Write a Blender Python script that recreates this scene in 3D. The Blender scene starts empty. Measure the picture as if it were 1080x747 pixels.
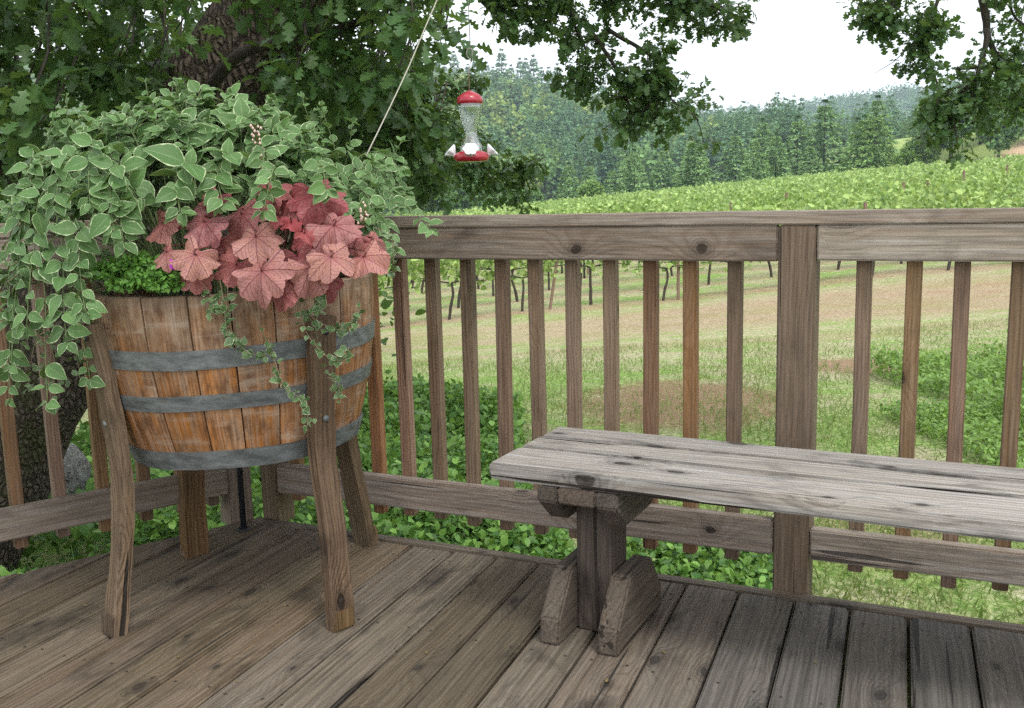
import bpy, bmesh, math, random
import numpy as np
from mathutils import Vector, Matrix, noise as mnoise
R = math.radians
random.seed(7)
rng = np.random.default_rng(11)
scene = bpy.context.scene
COL = scene.collection

# ------------------------------------------------------------------ camera
EYE = Vector((0, 0, 1.0))
FPX, CX, CY = 1053.75, 540.0, 373.5
pit, rol = R(9.24), R(-1.415)
fw = Vector((0, math.cos(pit), -math.sin(pit)))
up0 = Vector((0, math.sin(pit), math.cos(pit)))
rt0 = Vector((1, 0, 0))
rt = rt0*math.cos(rol) + up0*math.sin(rol)
up = -rt0*math.sin(rol) + up0*math.cos(rol)
cam = bpy.data.cameras.new('camera')
camo = bpy.data.objects.new('camera', cam)
COL.objects.link(camo)
m = Matrix((rt, up, -fw)).transposed().to_4x4()
m.translation = EYE
camo.matrix_world = m
cam.sensor_width = 36; cam.sensor_fit = 'HORIZONTAL'
cam.lens = FPX/1080*36
cam.clip_start = .05; cam.clip_end = 4000
scene.camera = camo

# ------------------------------------------------------------------ light
SUN_EL, SUN_AZ = R(58), R(150)          # bright overcast, sun high and behind cloud to the right
world = bpy.data.worlds.new("World"); scene.world = world
world.use_nodes = True
wn = world.node_tree.nodes; wl = world.node_tree.links; wn.clear()
sky = wn.new('ShaderNodeTexSky'); sky.sky_type = 'NISHITA'; sky.sun_disc = False
sky.sun_elevation = SUN_EL; sky.sun_rotation = SUN_AZ
sky.air_density = 1.0; sky.dust_density = 6.0; sky.ozone_density = 1.0
hs = wn.new('ShaderNodeHueSaturation'); hs.inputs['Saturation'].default_value = 0.12
mixw = wn.new('ShaderNodeMix'); mixw.data_type = 'RGBA'; mixw.inputs[0].default_value = 0.6
mixw.inputs[7].default_value = (10.3, 10.7, 11.0, 1)
bg = wn.new('ShaderNodeBackground'); bg.inputs['Strength'].default_value = 0.13
wo = wn.new('ShaderNodeOutputWorld')
wl.new(sky.outputs[0], hs.inputs['Color']); wl.new(hs.outputs[0], mixw.inputs[6])
wl.new(mixw.outputs[2], bg.inputs[0]); wl.new(bg.outputs[0], wo.inputs[0])
sl = bpy.data.lights.new('sun', 'SUN'); sl.energy = 1.5; sl.angle = R(14); sl.color = (1, .97, .92)
so = bpy.data.objects.new('sun', sl); COL.objects.link(so)
sd = Vector((math.sin(SUN_AZ)*math.cos(SUN_EL), math.cos(SUN_AZ)*math.cos(SUN_EL), math.sin(SUN_EL)))
so.rotation_euler = (-sd).to_track_quat('-Z', 'Y').to_euler(); so.location = (0, 0, 30)
vs = scene.view_settings
vs.view_transform = 'Standard'; vs.look = 'None'; vs.gamma = 1; vs.exposure = 0.80
vs.use_curve_mapping = False
scene.render.engine = 'CYCLES'
scene.cycles.use_denoising = False; scene.cycles.max_bounces = 8; scene.cycles.transparent_max_bounces = 12

# ------------------------------------------------------------------ helpers
def ray(px, py):
    return (fw*FPX + rt*(px-CX) - up*(py-CY)).normalized()
def at(px, py, Y):                       # point of the place seen at a pixel, on the vertical plane y = Y
    d = ray(px, py); return EYE + d*(Y/d.y)

def tag(o, label=None, cat=None, group=None, kind=None):
    if label: o['label'] = label
    if cat: o['category'] = cat
    if group: o['group'] = group
    if kind: o['kind'] = kind
    return o
def empty(name, loc=(0, 0, 0), label=None, cat=None, group=None):
    o = bpy.data.objects.new(name, None); COL.objects.link(o)
    o.location = loc; o.empty_display_size = .05
    return tag(o, label, cat, group)
def link(name, me, mats, parent=None):
    o = bpy.data.objects.new(name, me); COL.objects.link(o)
    if not isinstance(mats, (list, tuple)): mats = [mats]
    for mm in mats: me.materials.append(mm)
    if parent is not None:
        o.parent = parent
        o.matrix_parent_inverse = parent_inv(parent)
    return o
def parent_inv(p):
    return Matrix.Translation(-Vector(p.location)) if p.parent is None and p.type == 'EMPTY' and tuple(p.rotation_euler) == (0, 0, 0) else Matrix.Identity(4)
def np_mesh(name, V, F, uv=None, smooth=False, attrs=None, matidx=None):
    """V (n,3), F (m,k) all the same k; uv per vertex (n,2)"""
    V = np.asarray(V, np.float32); F = np.asarray(F, np.int32); k = F.shape[1]
    me = bpy.data.meshes.new(name)
    me.vertices.add(len(V)); me.vertices.foreach_set('co', V.ravel())
    me.loops.add(F.size); me.loops.foreach_set('vertex_index', F.ravel())
    me.polygons.add(len(F)); me.polygons.foreach_set('loop_start', np.arange(0, F.size, k, dtype=np.int32))
    me.polygons.foreach_set('loop_total', np.full(len(F), k, np.int32))
    if smooth: me.polygons.foreach_set('use_smooth', np.ones(len(F), bool))
    if matidx is not None: me.polygons.foreach_set('material_index', np.asarray(matidx, np.int32))
    me.update(calc_edges=True)
    if uv is not None:
        l = me.uv_layers.new(name='UVMap')
        l.data.foreach_set('uv', np.asarray(uv, np.float32)[F.ravel()].ravel())
    for an, arr in (attrs or {}).items():
        arr = np.asarray(arr, np.float32)
        if arr.ndim == 1:
            a = me.attributes.new(an, 'FLOAT', 'POINT'); a.data.foreach_set('value', arr)
        else:
            a = me.attributes.new(an, 'FLOAT_VECTOR', 'POINT'); a.data.foreach_set('vector', arr.ravel())
    me.validate()
    return me
def frames(dirs, norms):
    """rows: leaf x axis = dir (tip), z = normal"""
    x = dirs/np.linalg.norm(dirs, axis=1, keepdims=True)
    z = norms - (norms*x).sum(1, keepdims=True)*x
    ln = np.linalg.norm(z, axis=1, keepdims=True); ln[ln < 1e-5] = 1
    z = z/ln
    y = np.cross(z, x)
    return np.stack([x, y, z], axis=2)      # (n,3,3) columns
def scatter(tmpl, pos, dirs, norms, scale, var=None):
    """tmpl=(V,F,uv): copies merged to one array set"""
    TV, TF, TU = tmpl
    n = len(pos); M = frames(np.asarray(dirs, float), np.asarray(norms, float))
    sc = np.asarray(scale, float)
    if sc.ndim == 1: sc = np.stack([sc]*3, 1)
    loc = TV[None, :, :]*sc[:, None, :]
    V = np.einsum('nij,nvj->nvi', M, loc) + np.asarray(pos)[:, None, :]
    F = TF[None] + (np.arange(n)*len(TV))[:, None, None]
    rnd = rng.random(n) if var is None else np.asarray(var)
    return (V.reshape(-1, 3), F.reshape(-1, TF.shape[1]), np.tile(TU, (n, 1)), np.repeat(rnd, len(TV)))
def join(parts):
    V = []; F = []; U = []; A = []; o = 0
    for v, f, u, a in parts:
        V.append(v); F.append(f+o); U.append(u); A.append(a); o += len(v)
    return np.concatenate(V), np.concatenate(F), np.concatenate(U), np.concatenate(A)
def leafobj(name, parts, mat, parent=None, smooth=False):
    V, F, U, A = join(parts)
    if parent is not None and parent.type == 'EMPTY': V = V - np.array(parent.location)
    me = np_mesh(name, V, F, U, smooth, {'rnd': A})
    o = bpy.data.objects.new(name, me); COL.objects.link(o); me.materials.append(mat)
    if parent is not None: o.parent = parent
    return o

def tube_arrays(pts, radii, seg=8, wob=0, seed=0):
    P = np.array([tuple(p) for p in pts], float); n = len(P)
    T = np.gradient(P, axis=0); T /= np.linalg.norm(T, axis=1, keepdims=True)+1e-9
    ref = np.array([0.31, .52, .8]); 
    if abs(T[0]@ref) > .9*np.linalg.norm(ref): ref = np.array([1., 0, 0])
    V = []; bc = []; L = 0
    r_ = np.random.default_rng(seed)
    for i in range(n):
        if i: L += np.linalg.norm(P[i]-P[i-1])
        a = np.cross(T[i], ref); a /= np.linalg.norm(a); b = np.cross(T[i], a)
        for k in range(seg):
            th = 2*math.pi*k/seg
            rr = radii[i]*(1+wob*(r_.random()-.5)*2)
            V.append(P[i]+(a*math.cos(th)+b*math.sin(th))*rr); bc.append((L, th*radii[0], 0))
    F = []
    for i in range(n-1):
        for k in range(seg):
            F.append((i*seg+k, i*seg+(k+1) % seg, (i+1)*seg+(k+1) % seg, (i+1)*seg+k))
    V.append(P[0]); V.append(P[-1]); bc += [(0, 0, 0), (L, 0, 0)]
    for k in range(seg):
        F.append((n*seg, (k+1) % seg, k, k)); F.append((n*seg+1, (n-1)*seg+k, (n-1)*seg+(k+1) % seg, (n-1)*seg+(k+1) % seg))
    return np.array(V), F, np.array(bc)
def mesh_from(name, V, F, bc, smooth=True):
    me = bpy.data.meshes.new(name)
    F = [tuple(dict.fromkeys(f)) for f in F]
    me.from_pydata([tuple(v) for v in V], [], F)
    if smooth: me.polygons.foreach_set('use_smooth', [True]*len(me.polygons))
    a = me.attributes.new('bc', 'FLOAT_VECTOR', 'POINT'); a.data.foreach_set('vector', np.asarray(bc, np.float32).ravel())
    me.update(); return me
def tubes(name, specs, mat, parent=None, seg=6, wob=0, smooth=True):
    VV = []; FF = []; BB = []; o = 0
    for i, (pts, rad) in enumerate(specs):
        V, F, bc = tube_arrays(pts, rad, seg, wob, i)
        VV.append(V); FF += [tuple(x+o for x in f) for f in F]; BB.append(bc+np.array([i*1.7, 0, 0])); o += len(V)
    VV = np.concatenate(VV)
    if parent is not None and parent.type == 'EMPTY': VV = VV - np.array(parent.location)
    me = mesh_from(name, VV, FF, np.concatenate(BB), smooth)
    o = bpy.data.objects.new(name, me); COL.objects.link(o); me.materials.append(mat)
    if parent is not None: o.parent = parent
    return o
def smooth_path(pts, n):
    P = [Vector(p) for p in pts]; out = []
    m_ = len(P)-1
    for i in range(n+1):
        t = i/n*m_; k = min(int(t), m_-1); f = t-k
        p0 = P[max(k-1, 0)]; p1 = P[k]; p2 = P[k+1]; p3 = P[min(k+2, m_)]
        out.append(.5*((2*p1)+(p2-p0)*f+(2*p0-5*p1+4*p2-p3)*f*f+(3*p1-p0-3*p2+p3)*f**3))
    return out

def basis(origin, ex, ez):
    ex = Vector(ex).normalized(); ez = Vector(ez).normalized(); ey = ez.cross(ex).normalized(); ez = ex.cross(ey)
    M = Matrix((ex, ey, ez)).transposed().to_4x4(); M.translation = Vector(origin); return M
def beam_mesh(name, L, W, T, bev=.004, off=None, nseg=6, warp=.0015):
    """x 0..L, y +-W/2, z +-T/2, slightly uneven, edges eased"""
    bm = bmesh.new()
    bmesh.ops.create_cube(bm, size=1)
    for v in bm.verts: v.co = Vector(((v.co.x+.5)*L, v.co.y*W, v.co.z*T))
    es = [e for e in bm.edges if abs(e.verts[0].co.x-e.verts[1].co.x) > L*.5]
    bmesh.ops.subdivide_edges(bm, edges=es, cuts=max(1, nseg))
    bmesh.ops.bevel(bm, geom=[e for e in bm.edges if e.calc_face_angle(0) > .5], offset=bev, segments=2, affect='EDGES')
    s = random.random()*100
    for v in bm.verts:
        n = mnoise.noise_vector(Vector((v.co.x*3+s, v.co.y*9, v.co.z*9)))
        v.co += n*warp*Vector((.4, 1, 1)).length*.6
    me = bpy.data.meshes.new(name); bm.to_mesh(me); bm.free()
    o = Vector((random.random()*30, random.random()*30, random.random()*30)) if off is None else off
    a = me.attributes.new('bc', 'FLOAT_VECTOR', 'POINT')
    a.data.foreach_set('vector', np.array([tuple(v.co+o) for v in me.vertices], np.float32).ravel())
    return me
def put(name, me, mat, M, parent=None):
    o = bpy.data.objects.new(name, me); COL.objects.link(o)
    if mat is not None and not len(me.materials): me.materials.append(mat)
    if parent is not None:
        o.parent = parent
        M = Matrix.Translation(-Vector(parent.location)) @ M if parent.type == 'EMPTY' else M
    o.matrix_local = M
    return o
def prism_mesh(name, prof, T, bev=.004, warp=.001):
    """profile in x,z extruded along y +-T/2; grain along x"""
    bm = bmesh.new()
    a = [bm.verts.new((x, -T/2, z)) for x, z in prof]; b = [bm.verts.new((x, T/2, z)) for x, z in prof]
    bm.faces.new(a); bm.faces.new(b[::-1]); n = len(prof)
    for i in range(n): bm.faces.new((a[i], b[i], b[(i+1) % n], a[(i+1) % n]))
    bmesh.ops.recalc_face_normals(bm, faces=bm.faces)
    bmesh.ops.bevel(bm, geom=list(bm.edges), offset=bev, segments=2, affect='EDGES')
    s = random.random()*50
    for v in bm.verts: v.co += mnoise.noise_vector(v.co*12+Vector((s, s, s)))*warp
    me = bpy.data.meshes.new(name); bm.to_mesh(me); bm.free()
    o = Vector((random.random()*30, random.random()*30, random.random()*30))
    at_ = me.attributes.new('bc', 'FLOAT_VECTOR', 'POINT')
    at_.data.foreach_set('vector', np.array([tuple(v.co+o) for v in me.vertices], np.float32).ravel())
    return me
def lathe(name, prof, seg, mat, center, parent=None, smooth=True):
    V = []; F = []; n = len(prof)
    for r_, z in prof:
        for k in range(seg):
            th = 2*math.pi*k/seg; V.append((r_*math.cos(th), r_*math.sin(th), z))
    for i in range(n-1):
        for k in range(seg):
            F.append((i*seg+k, i*seg+(k+1) % seg, (i+1)*seg+(k+1) % seg, (i+1)*seg+k))
    me = mesh_from(name, V, F, np.array(V), smooth)
    return put(name, me, mat, Matrix.Translation(center), parent)

# ------------------------------------------------------------------ materials
class NT:
    def __init__(s, name):
        s.m = bpy.data.materials.new(name); s.m.use_nodes = True
        s.t = s.m.node_tree; s.t.nodes.clear()
        s.out = s.t.nodes.new('ShaderNodeOutputMaterial')
    def n(s, ty, ins=None, **kw):
        nd = s.t.nodes.new('ShaderNode'+ty)
        for k, v in kw.items(): setattr(nd, k, v)
        for k, v in (ins or {}).items():
            i = nd.inputs[k]
            if isinstance(v, bpy.types.NodeSocket): s.t.links.new(v, i)
            elif isinstance(v, bpy.types.Node): s.t.links.new(v.outputs[0], i)
            else: i.default_value = v
        return nd
    def math(s, op, a, b=0.0, c=0.0, clamp=False):
        return s.n('Math', {0: a, 1: b, 2: c}, operation=op, use_clamp=clamp).outputs[0]
    def mix(s, f, a, b, blend='MIX'):
        return s.n('Mix', {0: f, 6: a, 7: b}, data_type='RGBA', blend_type=blend).outputs[2]
    def ramp(s, f, lo, hi, a=0.0, b=1.0):
        return s.n('MapRange', {0: f, 1: lo, 2: hi, 3: a, 4: b}).outputs[0]
    def noise(s, v, scale=1., detail=3., rough=.5, dist=0.):
        return s.n('TexNoise', {'Vector': v, 'Scale': scale, 'Detail': detail, 'Roughness': rough, 'Distortion': dist}).outputs[0]
    def vmul(s, v, xyz):
        return s.n('VectorMath', {0: v, 1: xyz}, operation='MULTIPLY').outputs[0]
    def vadd(s, v, w):
        return s.n('VectorMath', {0: v, 1: w}, operation='ADD').outputs[0]
    def attr(s, name):
        return s.n('Attribute', attribute_name=name)
    def bump(s, h, strength=.4, dist=.003, normal=None):
        ins = {'Strength': strength, 'Distance': dist, 'Height': h}
        if normal is not None: ins['Normal'] = normal
        return s.n('Bump', ins).outputs[0]
    def finish(s, col, rough=.8, normal=None, **kw):
        ins = {'Base Color': col, 'Roughness': rough}
        if normal is not None: ins['Normal'] = normal
        ins.update(kw)
        p = s.n('BsdfPrincipled', ins)
        s.t.links.new(p.outputs[0], s.out.inputs[0]); return s.m
def C(r, g, b): return (r, g, b, 1)

def wood(name, base, warm, grey, dark, knots=.5, crack=.5, ringf=55., greyamt=.5, stain=.0, spec=.25, bumpd=.0025, gr=1.0, kscale=4.2, tone=False, hvar=.015, satlo=.85):
    t = NT(name)
    bc = t.attr('bc').outputs['Vector']
    rnd = t.n('ObjectInfo').outputs['Random']
    prn = t.attr('rnd').outputs['Fac']
    r50 = t.math('MULTIPLY', t.math('ADD', rnd, prn), 47.3)
    p = t.vadd(bc, t.n('CombineXYZ', {0: r50, 1: r50, 2: r50}))
    warpn = t.noise(t.vmul(p, (1.6, 6, 6)), 1, 2)
    # knots
    sp0 = t.n('SeparateXYZ', {0: p})
    kv = t.n('CombineXYZ', {0: t.math('MULTIPLY', sp0.outputs[0], kscale), 1: t.math('MULTIPLY', t.math('ADD', sp0.outputs[1], t.math('MULTIPLY', sp0.outputs[2], .6)), kscale*2.1)})
    kn = t.n('TexVoronoi', {'Vector': kv, 'Scale': 1.0, 'Randomness': 1.0}, feature='F1', voronoi_dimensions='2D')
    kd = kn.outputs['Distance']
    kd = t.math('ADD', kd, t.math('MULTIPLY', t.math('SUBTRACT', t.noise(t.vmul(p, (30, 60, 60)), 1, 2), .5), .08))
    ks = t.n('SeparateColor', {0: kn.outputs['Color']})
    gate = t.math('LESS_THAN', ks.outputs[0], knots)
    size = t.math('MULTIPLY_ADD', ks.outputs[1], .11, .05)
    kq = t.math('DIVIDE', kd, size)
    kcore = t.math('MULTIPLY', gate, t.math('MULTIPLY', t.ramp(kq, .80, .58), t.ramp(t.noise(t.vmul(p, (60, 60, 60)), 1, 2), .3, .6, .75, 1.)))
    krng = t.math('MULTIPLY', t.math('MULTIPLY', gate, t.ramp(kq, 2.6, 1.0)), t.ramp(t.math('SINE', t.math('MULTIPLY', kq, 13.)), .2, 1.))
    khalo = t.math('MULTIPLY', gate, t.ramp(kq, 1.7, .8))
    kwarp = t.math('MULTIPLY', gate, t.math('POWER', 2.718, t.math('MULTIPLY', t.math('MULTIPLY', kd, kd), -9.)))
    sp = t.n('SeparateXYZ', {0: p})
    yy = t.math('ADD', sp.outputs[1], t.math('MULTIPLY', sp.outputs[2], .6))
    yy = t.math('ADD', yy, t.math('MULTIPLY', warpn, .09))
    yy = t.math('ADD', yy, t.math('MULTIPLY', kwarp, .045))
    ph = t.math('MULTIPLY', yy, ringf*6.283)
    ring = t.math('MULTIPLY_ADD', t.math('SINE', ph), .5, .5)
    ring = t.math('POWER', ring, 2.2)
    fib = t.noise(t.vmul(p, (5*gr, 210*gr, 210*gr)), 1, 4, .65)
    fib2 = t.noise(t.vmul(p, (2.2, 70, 70)), 1, 3, .6)
    blot = t.noise(t.vmul(p, (2.0, 5, 5)), 1, 4, .6)
    blot2 = t.noise(t.vmul(p, (9, 22, 22)), 1, 4, .6)
    cr = t.noise(t.vmul(p, (1.3, 42, 42)), 1, 2, .5)
    crk = t.math('MULTIPLY', t.ramp(cr, .665, .70), crack)
    # colour
    c = t.mix(t.ramp(blot, .3, .7), base, warm)
    c = t.mix(t.math('MULTIPLY', t.ramp(t.math('ADD', fib2, t.math('MULTIPLY', blot, .6)), .5, 1.05), greyamt), c, grey)
    c = t.mix(t.math('MULTIPLY', ring, .33), c, t.mix(.55, warm, dark))
    c = t.mix(t.ramp(fib, .36, .60, .50, 0.), c, dark)
    c = t.mix(t.ramp(fib, .55, .75, 0., .22), c, grey)
    c = t.mix(t.ramp(blot2, .55, .78, 0, .45), c, dark)
    if stain:
        st = t.noise(t.vmul(p, (3.2, 7, 7)), 1, 5, .62, .6)
        c = t.mix(t.ramp(st, .56, .72, 0, stain), c, dark)
    c = t.mix(t.math('MULTIPLY', krng, .45), c, dark)
    c = t.mix(t.math('MULTIPLY', khalo, .38), c, dark)
    c = t.mix(t.math('MULTIPLY', kcore, .85), c, C(.018, .013, .010))
    c = t.mix(crk, c, C(.02, .015, .012))
    var = t.math('MULTIPLY_ADD', t.n('TexWhiteNoise', {'W': r50}, noise_dimensions='1D').outputs[0], .42, .80)
    hv = t.math('MULTIPLY_ADD', t.n('TexWhiteNoise', {'W': t.math('ADD', r50, 3.1)}, noise_dimensions='1D').outputs[0], hvar, .5-hvar*.2)
    sv = t.math('MULTIPLY_ADD', t.n('TexWhiteNoise', {'W': t.math('ADD', r50, 7.7)}, noise_dimensions='1D').outputs[0], .45, satlo)
    if tone:
        tn = t.attr('tone').outputs['Fac']
        sv = t.math('MULTIPLY', sv, t.math('SUBTRACT', 1.0, t.math('MULTIPLY', tn, .5)))
        var = t.math('MULTIPLY', var, t.math('SUBTRACT', 1.10, t.math('MULTIPLY', tn, .12)))
    c = t.n('HueSaturation', {'Hue': hv, 'Saturation': sv, 'Value': var, 'Color': c}).outputs[0]
    h = t.math('ADD', t.math('MULTIPLY', fib, .5), t.math('MULTIPLY', fib2, .6))
    h = t.math('SUBTRACT', h, t.math('MULTIPLY', crk, 1.2))
    h = t.math('SUBTRACT', h, t.math('MULTIPLY', kcore, .5))
    h = t.math('ADD', h, t.math('MULTIPLY', ring, -.22))
    return t.finish(c, t.ramp(fib2, .3, .7, .62, .85), t.bump(h, .75, bumpd), **{'Specular IOR Level': spec})

M_deck = wood('deck_wood', C(.088, .066, .047), C(.118, .078, .048), C(.170, .142, .115), C(.015, .011, .008), knots=.48, crack=1., ringf=70, greyamt=.75, stain=.85, spec=.45, gr=.6, bumpd=.005, tone=True)
M_rail = wood('rail_wood', C(.235, .185, .145), C(.275, .185, .125), C(.34, .31, .285), C(.060, .046, .038), knots=.22, crack=.8, ringf=60, greyamt=.9, stain=.65, kscale=5.6, satlo=.82)
M_bal = wood('baluster_wood', C(.19, .115, .072), C(.26, .125, .058), C(.25, .20, .165), C(.05, .030, .020), knots=.12, crack=.6, ringf=95, greyamt=.6, stain=.5, hvar=.022)
M_post = wood('post_wood', C(.165, .125, .095), C(.19, .13, .088), C(.23, .20, .175), C(.045, .034, .027), satlo=.85, knots=.10, crack=.9, ringf=80, greyamt=.55, stain=.5)
M_bench = wood('bench_wood', C(.29, .265, .24), C(.30, .24, .18), C(.40, .39, .385), C(.060, .055, .052), knots=.62, crack=1., ringf=60, greyamt=.85, stain=.95, bumpd=.006, gr=.6, kscale=4.6)
M_benchleg = wood('bench_leg_wood', C(.085, .068, .056), C(.11, .078, .056), C(.15, .13, .115), C(.022, .017, .015), knots=.2, crack=.9, ringf=60, greyamt=.5, stain=.8, bumpd=.006)
M_leg = wood('planter_leg_wood', C(.125, .080, .048), C(.17, .092, .045), C(.21, .165, .12), C(.028, .020, .014), knots=.16, crack=1., ringf=90, greyamt=.55, stain=.9, bumpd=.012)

def m_stave():
    t = NT('stave_wood')
    bc = t.attr('bc').outputs['Vector']; rn = t.attr('rnd').outputs['Fac']
    o = t.math('MULTIPLY', rn, 31.7); p = t.vadd(bc, t.n('CombineXYZ', {0: o, 1: o, 2: 0.}))
    fib = t.noise(t.vmul(p, (6, 190, 190)), 1, 4, .65); fib2 = t.noise(t.vmul(p, (3, 60, 60)), 1, 3, .6)
    blot = t.noise(t.vmul(p, (7, 13, 13)), 1, 4, .6); bl2 = t.noise(t.vmul(p, (16, 30, 30)), 1, 4, .65)
    z = t.n('SeparateXYZ', {0: bc}).outputs[0]
    c = t.mix(t.ramp(t.math('ADD', blot, t.ramp(z, .60, .76, .08, -.12)), .38, .62), C(.33, .21, .13), C(.38, .145, .030))
    c = t.mix(t.ramp(fib2, .42, .68, 0, .55), c, C(.40, .315, .245))
    c = t.mix(t.ramp(bl2, .46, .66, 0, .85), c, C(.12, .055, .025))
    c = t.mix(t.ramp(fib, .38, .60, .6, 0), c, C(.08, .04, .022))
    c = t.mix(t.ramp(t.noise(t.vmul(p, (34, 5, 5)), 1, 3, .6), .56, .70, 0, .5), c, C(.42, .33, .26))
    # darker ends of the staves near the rim
    c = t.mix(t.math('MULTIPLY', t.ramp(t.math('ADD', z, t.math('MULTIPLY', t.math('SUBTRACT', blot, .5), .08)), .765, .80), .5), c, C(.12, .09, .07))
    v = t.math('MULTIPLY_ADD', rn, .35, .80)
    c = t.n('HueSaturation', {'Value': v, 'Color': c}).outputs[0]
    return t.finish(c, .6, t.bump(t.math('ADD', fib, fib2), .6, .002), **{'Specular IOR Level': .3})
M_stave = m_stave()
def m_hoop():
    t = NT('galvanised_hoop')
    p = t.n('NewGeometry').outputs['Position']
    a = t.noise(t.vmul(p, (1, 1, 3)), 22, 5, .65); b = t.noise(p, 140, 3)
    c = t.mix(t.ramp(a, .35, .65), C(.095, .105, .108), C(.20, .215, .22))
    c = t.mix(t.ramp(t.noise(p, 45, 4, .7), .60, .76, 0, .6), c, C(.20, .14, .10))
    return t.finish(c, t.ramp(a, .3, .7, .42, .65), t.bump(b, .2, .001), Metallic=.35)
M_hoop = m_hoop()
def simple(name, col, rough=.6, nscale=0, namt=.3, **kw):
    t = NT(name); c = col
    if nscale:
        n = t.noise(t.n('NewGeometry').outputs['Position'], nscale, 4, .6)
        c = t.mix(t.ramp(n, .35, .65, 0, namt), col, tuple(x*.45 for x in col[:3])+(1,))
    return t.finish(c, rough, **kw)
M_iron = simple('black_iron', C(.02, .022, .028), .5, 60, .5)
M_nail = simple('rusty_nail', C(.03, .022, .018), .7)
M_soil = simple('potting_soil', C(.03, .022, .016), .95, 80, .6)

def leafmat(name, cols, trans=.3, rough=.5, spec=.35, margin=None, midrib=None, hue=.0):
    """cols: two greens mixed by the leaf's random number"""
    t = NT(name)
    rn = t.attr('rnd').outputs['Fac']
    uv = t.n('UVMap').outputs[0]; s = t.n('SeparateXYZ', {0: uv})
    c = t.mix(rn, cols[0], cols[1])
    v = t.math('MULTIPLY_ADD', t.math('FRACT', t.math('MULTIPLY', rn, 17.3)), .5, .75)
    c = t.n('HueSaturation', {'Value': v, 'Color': c}).outputs[0]
    if name == 'oak_leaf':
        c = t.mix(t.ramp(t.math('ABSOLUTE', s.outputs[1]), .06, .0, 0, .5), c, C(.16, .24, .09))
    if margin:
        av = t.math('ABSOLUTE', s.outputs[1])
        nz = t.noise(t.vmul(uv, (9, 5, 1)), 1, 3)
        side = t.math('SINE', t.math('MULTIPLY', t.math('ABSOLUTE', t.math('SUBTRACT', t.math('MULTIPLY', s.outputs[0], 16.), t.math('MULTIPLY', av, 5.))), 3.14))
        c = t.mix(t.ramp(side, .6, 1., 0, .22), c, tuple(x*.55 for x in cols[0][:3])+(1,))
        c = t.mix(t.ramp(t.math('ADD', av, t.math('MULTIPLY', t.math('SUBTRACT', nz, .5), .50)), .86, .95), c, margin)
        c = t.mix(t.ramp(t.noise(t.vadd(t.vmul(uv, (2, 2, 1)), t.n('CombineXYZ', {0: t.math('MULTIPLY', rn, 90.)})), 1.5, 3), .62, .75, 0, .35), c, C(.20, .26, .08))
        c = t.mix(t.ramp(av, .035, .0, 0, .5), c, margin)
    if midrib:
        c = t.mix(t.ramp(t.math('ABSOLUTE', s.outputs[1]), .05, .0, 0, .6), c, midrib)
    p = t.n('BsdfPrincipled', {'Base Color': c, 'Roughness': rough, 'Specular IOR Level': spec})
    tr = t.n('BsdfTranslucent', {'Color': t.mix(.35, c, C(.35, .5, .06), 'MIX')})
    mx = t.n('MixShader', {0: trans, 1: p, 2: tr})
    t.t.links.new(mx.outputs[0], t.out.inputs[0]); return t.m
M_var = leafmat('variegated_leaf', (C(.075, .155, .048), C(.125, .23, .078)), .22, .5, .28, margin=C(.52, .60, .36))
M_oak = leafmat('oak_leaf', (C(.032, .085, .026), C(.085, .155, .046)), .30, .42, .4)
M_ivy = leafmat('ivy_leaf', (C(.07, .14, .05), C(.11, .19, .07)), .2, .4, .4, margin=C(.58, .62, .42))
M_cover = leafmat('ground_leaf', (C(.045, .13, .025), C(.19, .35, .07)), .3, .5)
M_lob = leafmat('bedding_leaf', (C(.08, .20, .035), C(.14, .30, .05)), .25, .5)
M_hedge = leafmat('hedge_leaf', (C(.035, .085, .025), C(.09, .17, .04)), .3, .5)
M_light = leafmat('bright_leaf', (C(.12, .22, .05), C(.20, .33, .07)), .35, .5)
M_vine = leafmat('vine_leaf', (C(.10, .19, .035), C(.38, .50, .16)), .35, .5)
M_grass = leafmat('grass_blade', (C(.12, .21, .05), C(.27, .28, .12)), .3, .6)
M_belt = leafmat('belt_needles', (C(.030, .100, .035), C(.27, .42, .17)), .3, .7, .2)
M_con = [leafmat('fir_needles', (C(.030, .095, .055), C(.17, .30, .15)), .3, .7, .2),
         leafmat('fir_needles_bright', (C(.06, .14, .04), C(.24, .38, .11)), .3, .7, .2)]
M_dec = [leafmat('hill_leaf', (C(.05, .12, .045), C(.17, .29, .10)), .3, .6, .2),
         leafmat('hill_leaf_yellow', (C(.15, .24, .06), C(.30, .36, .10)), .25, .6, .2)]
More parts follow.
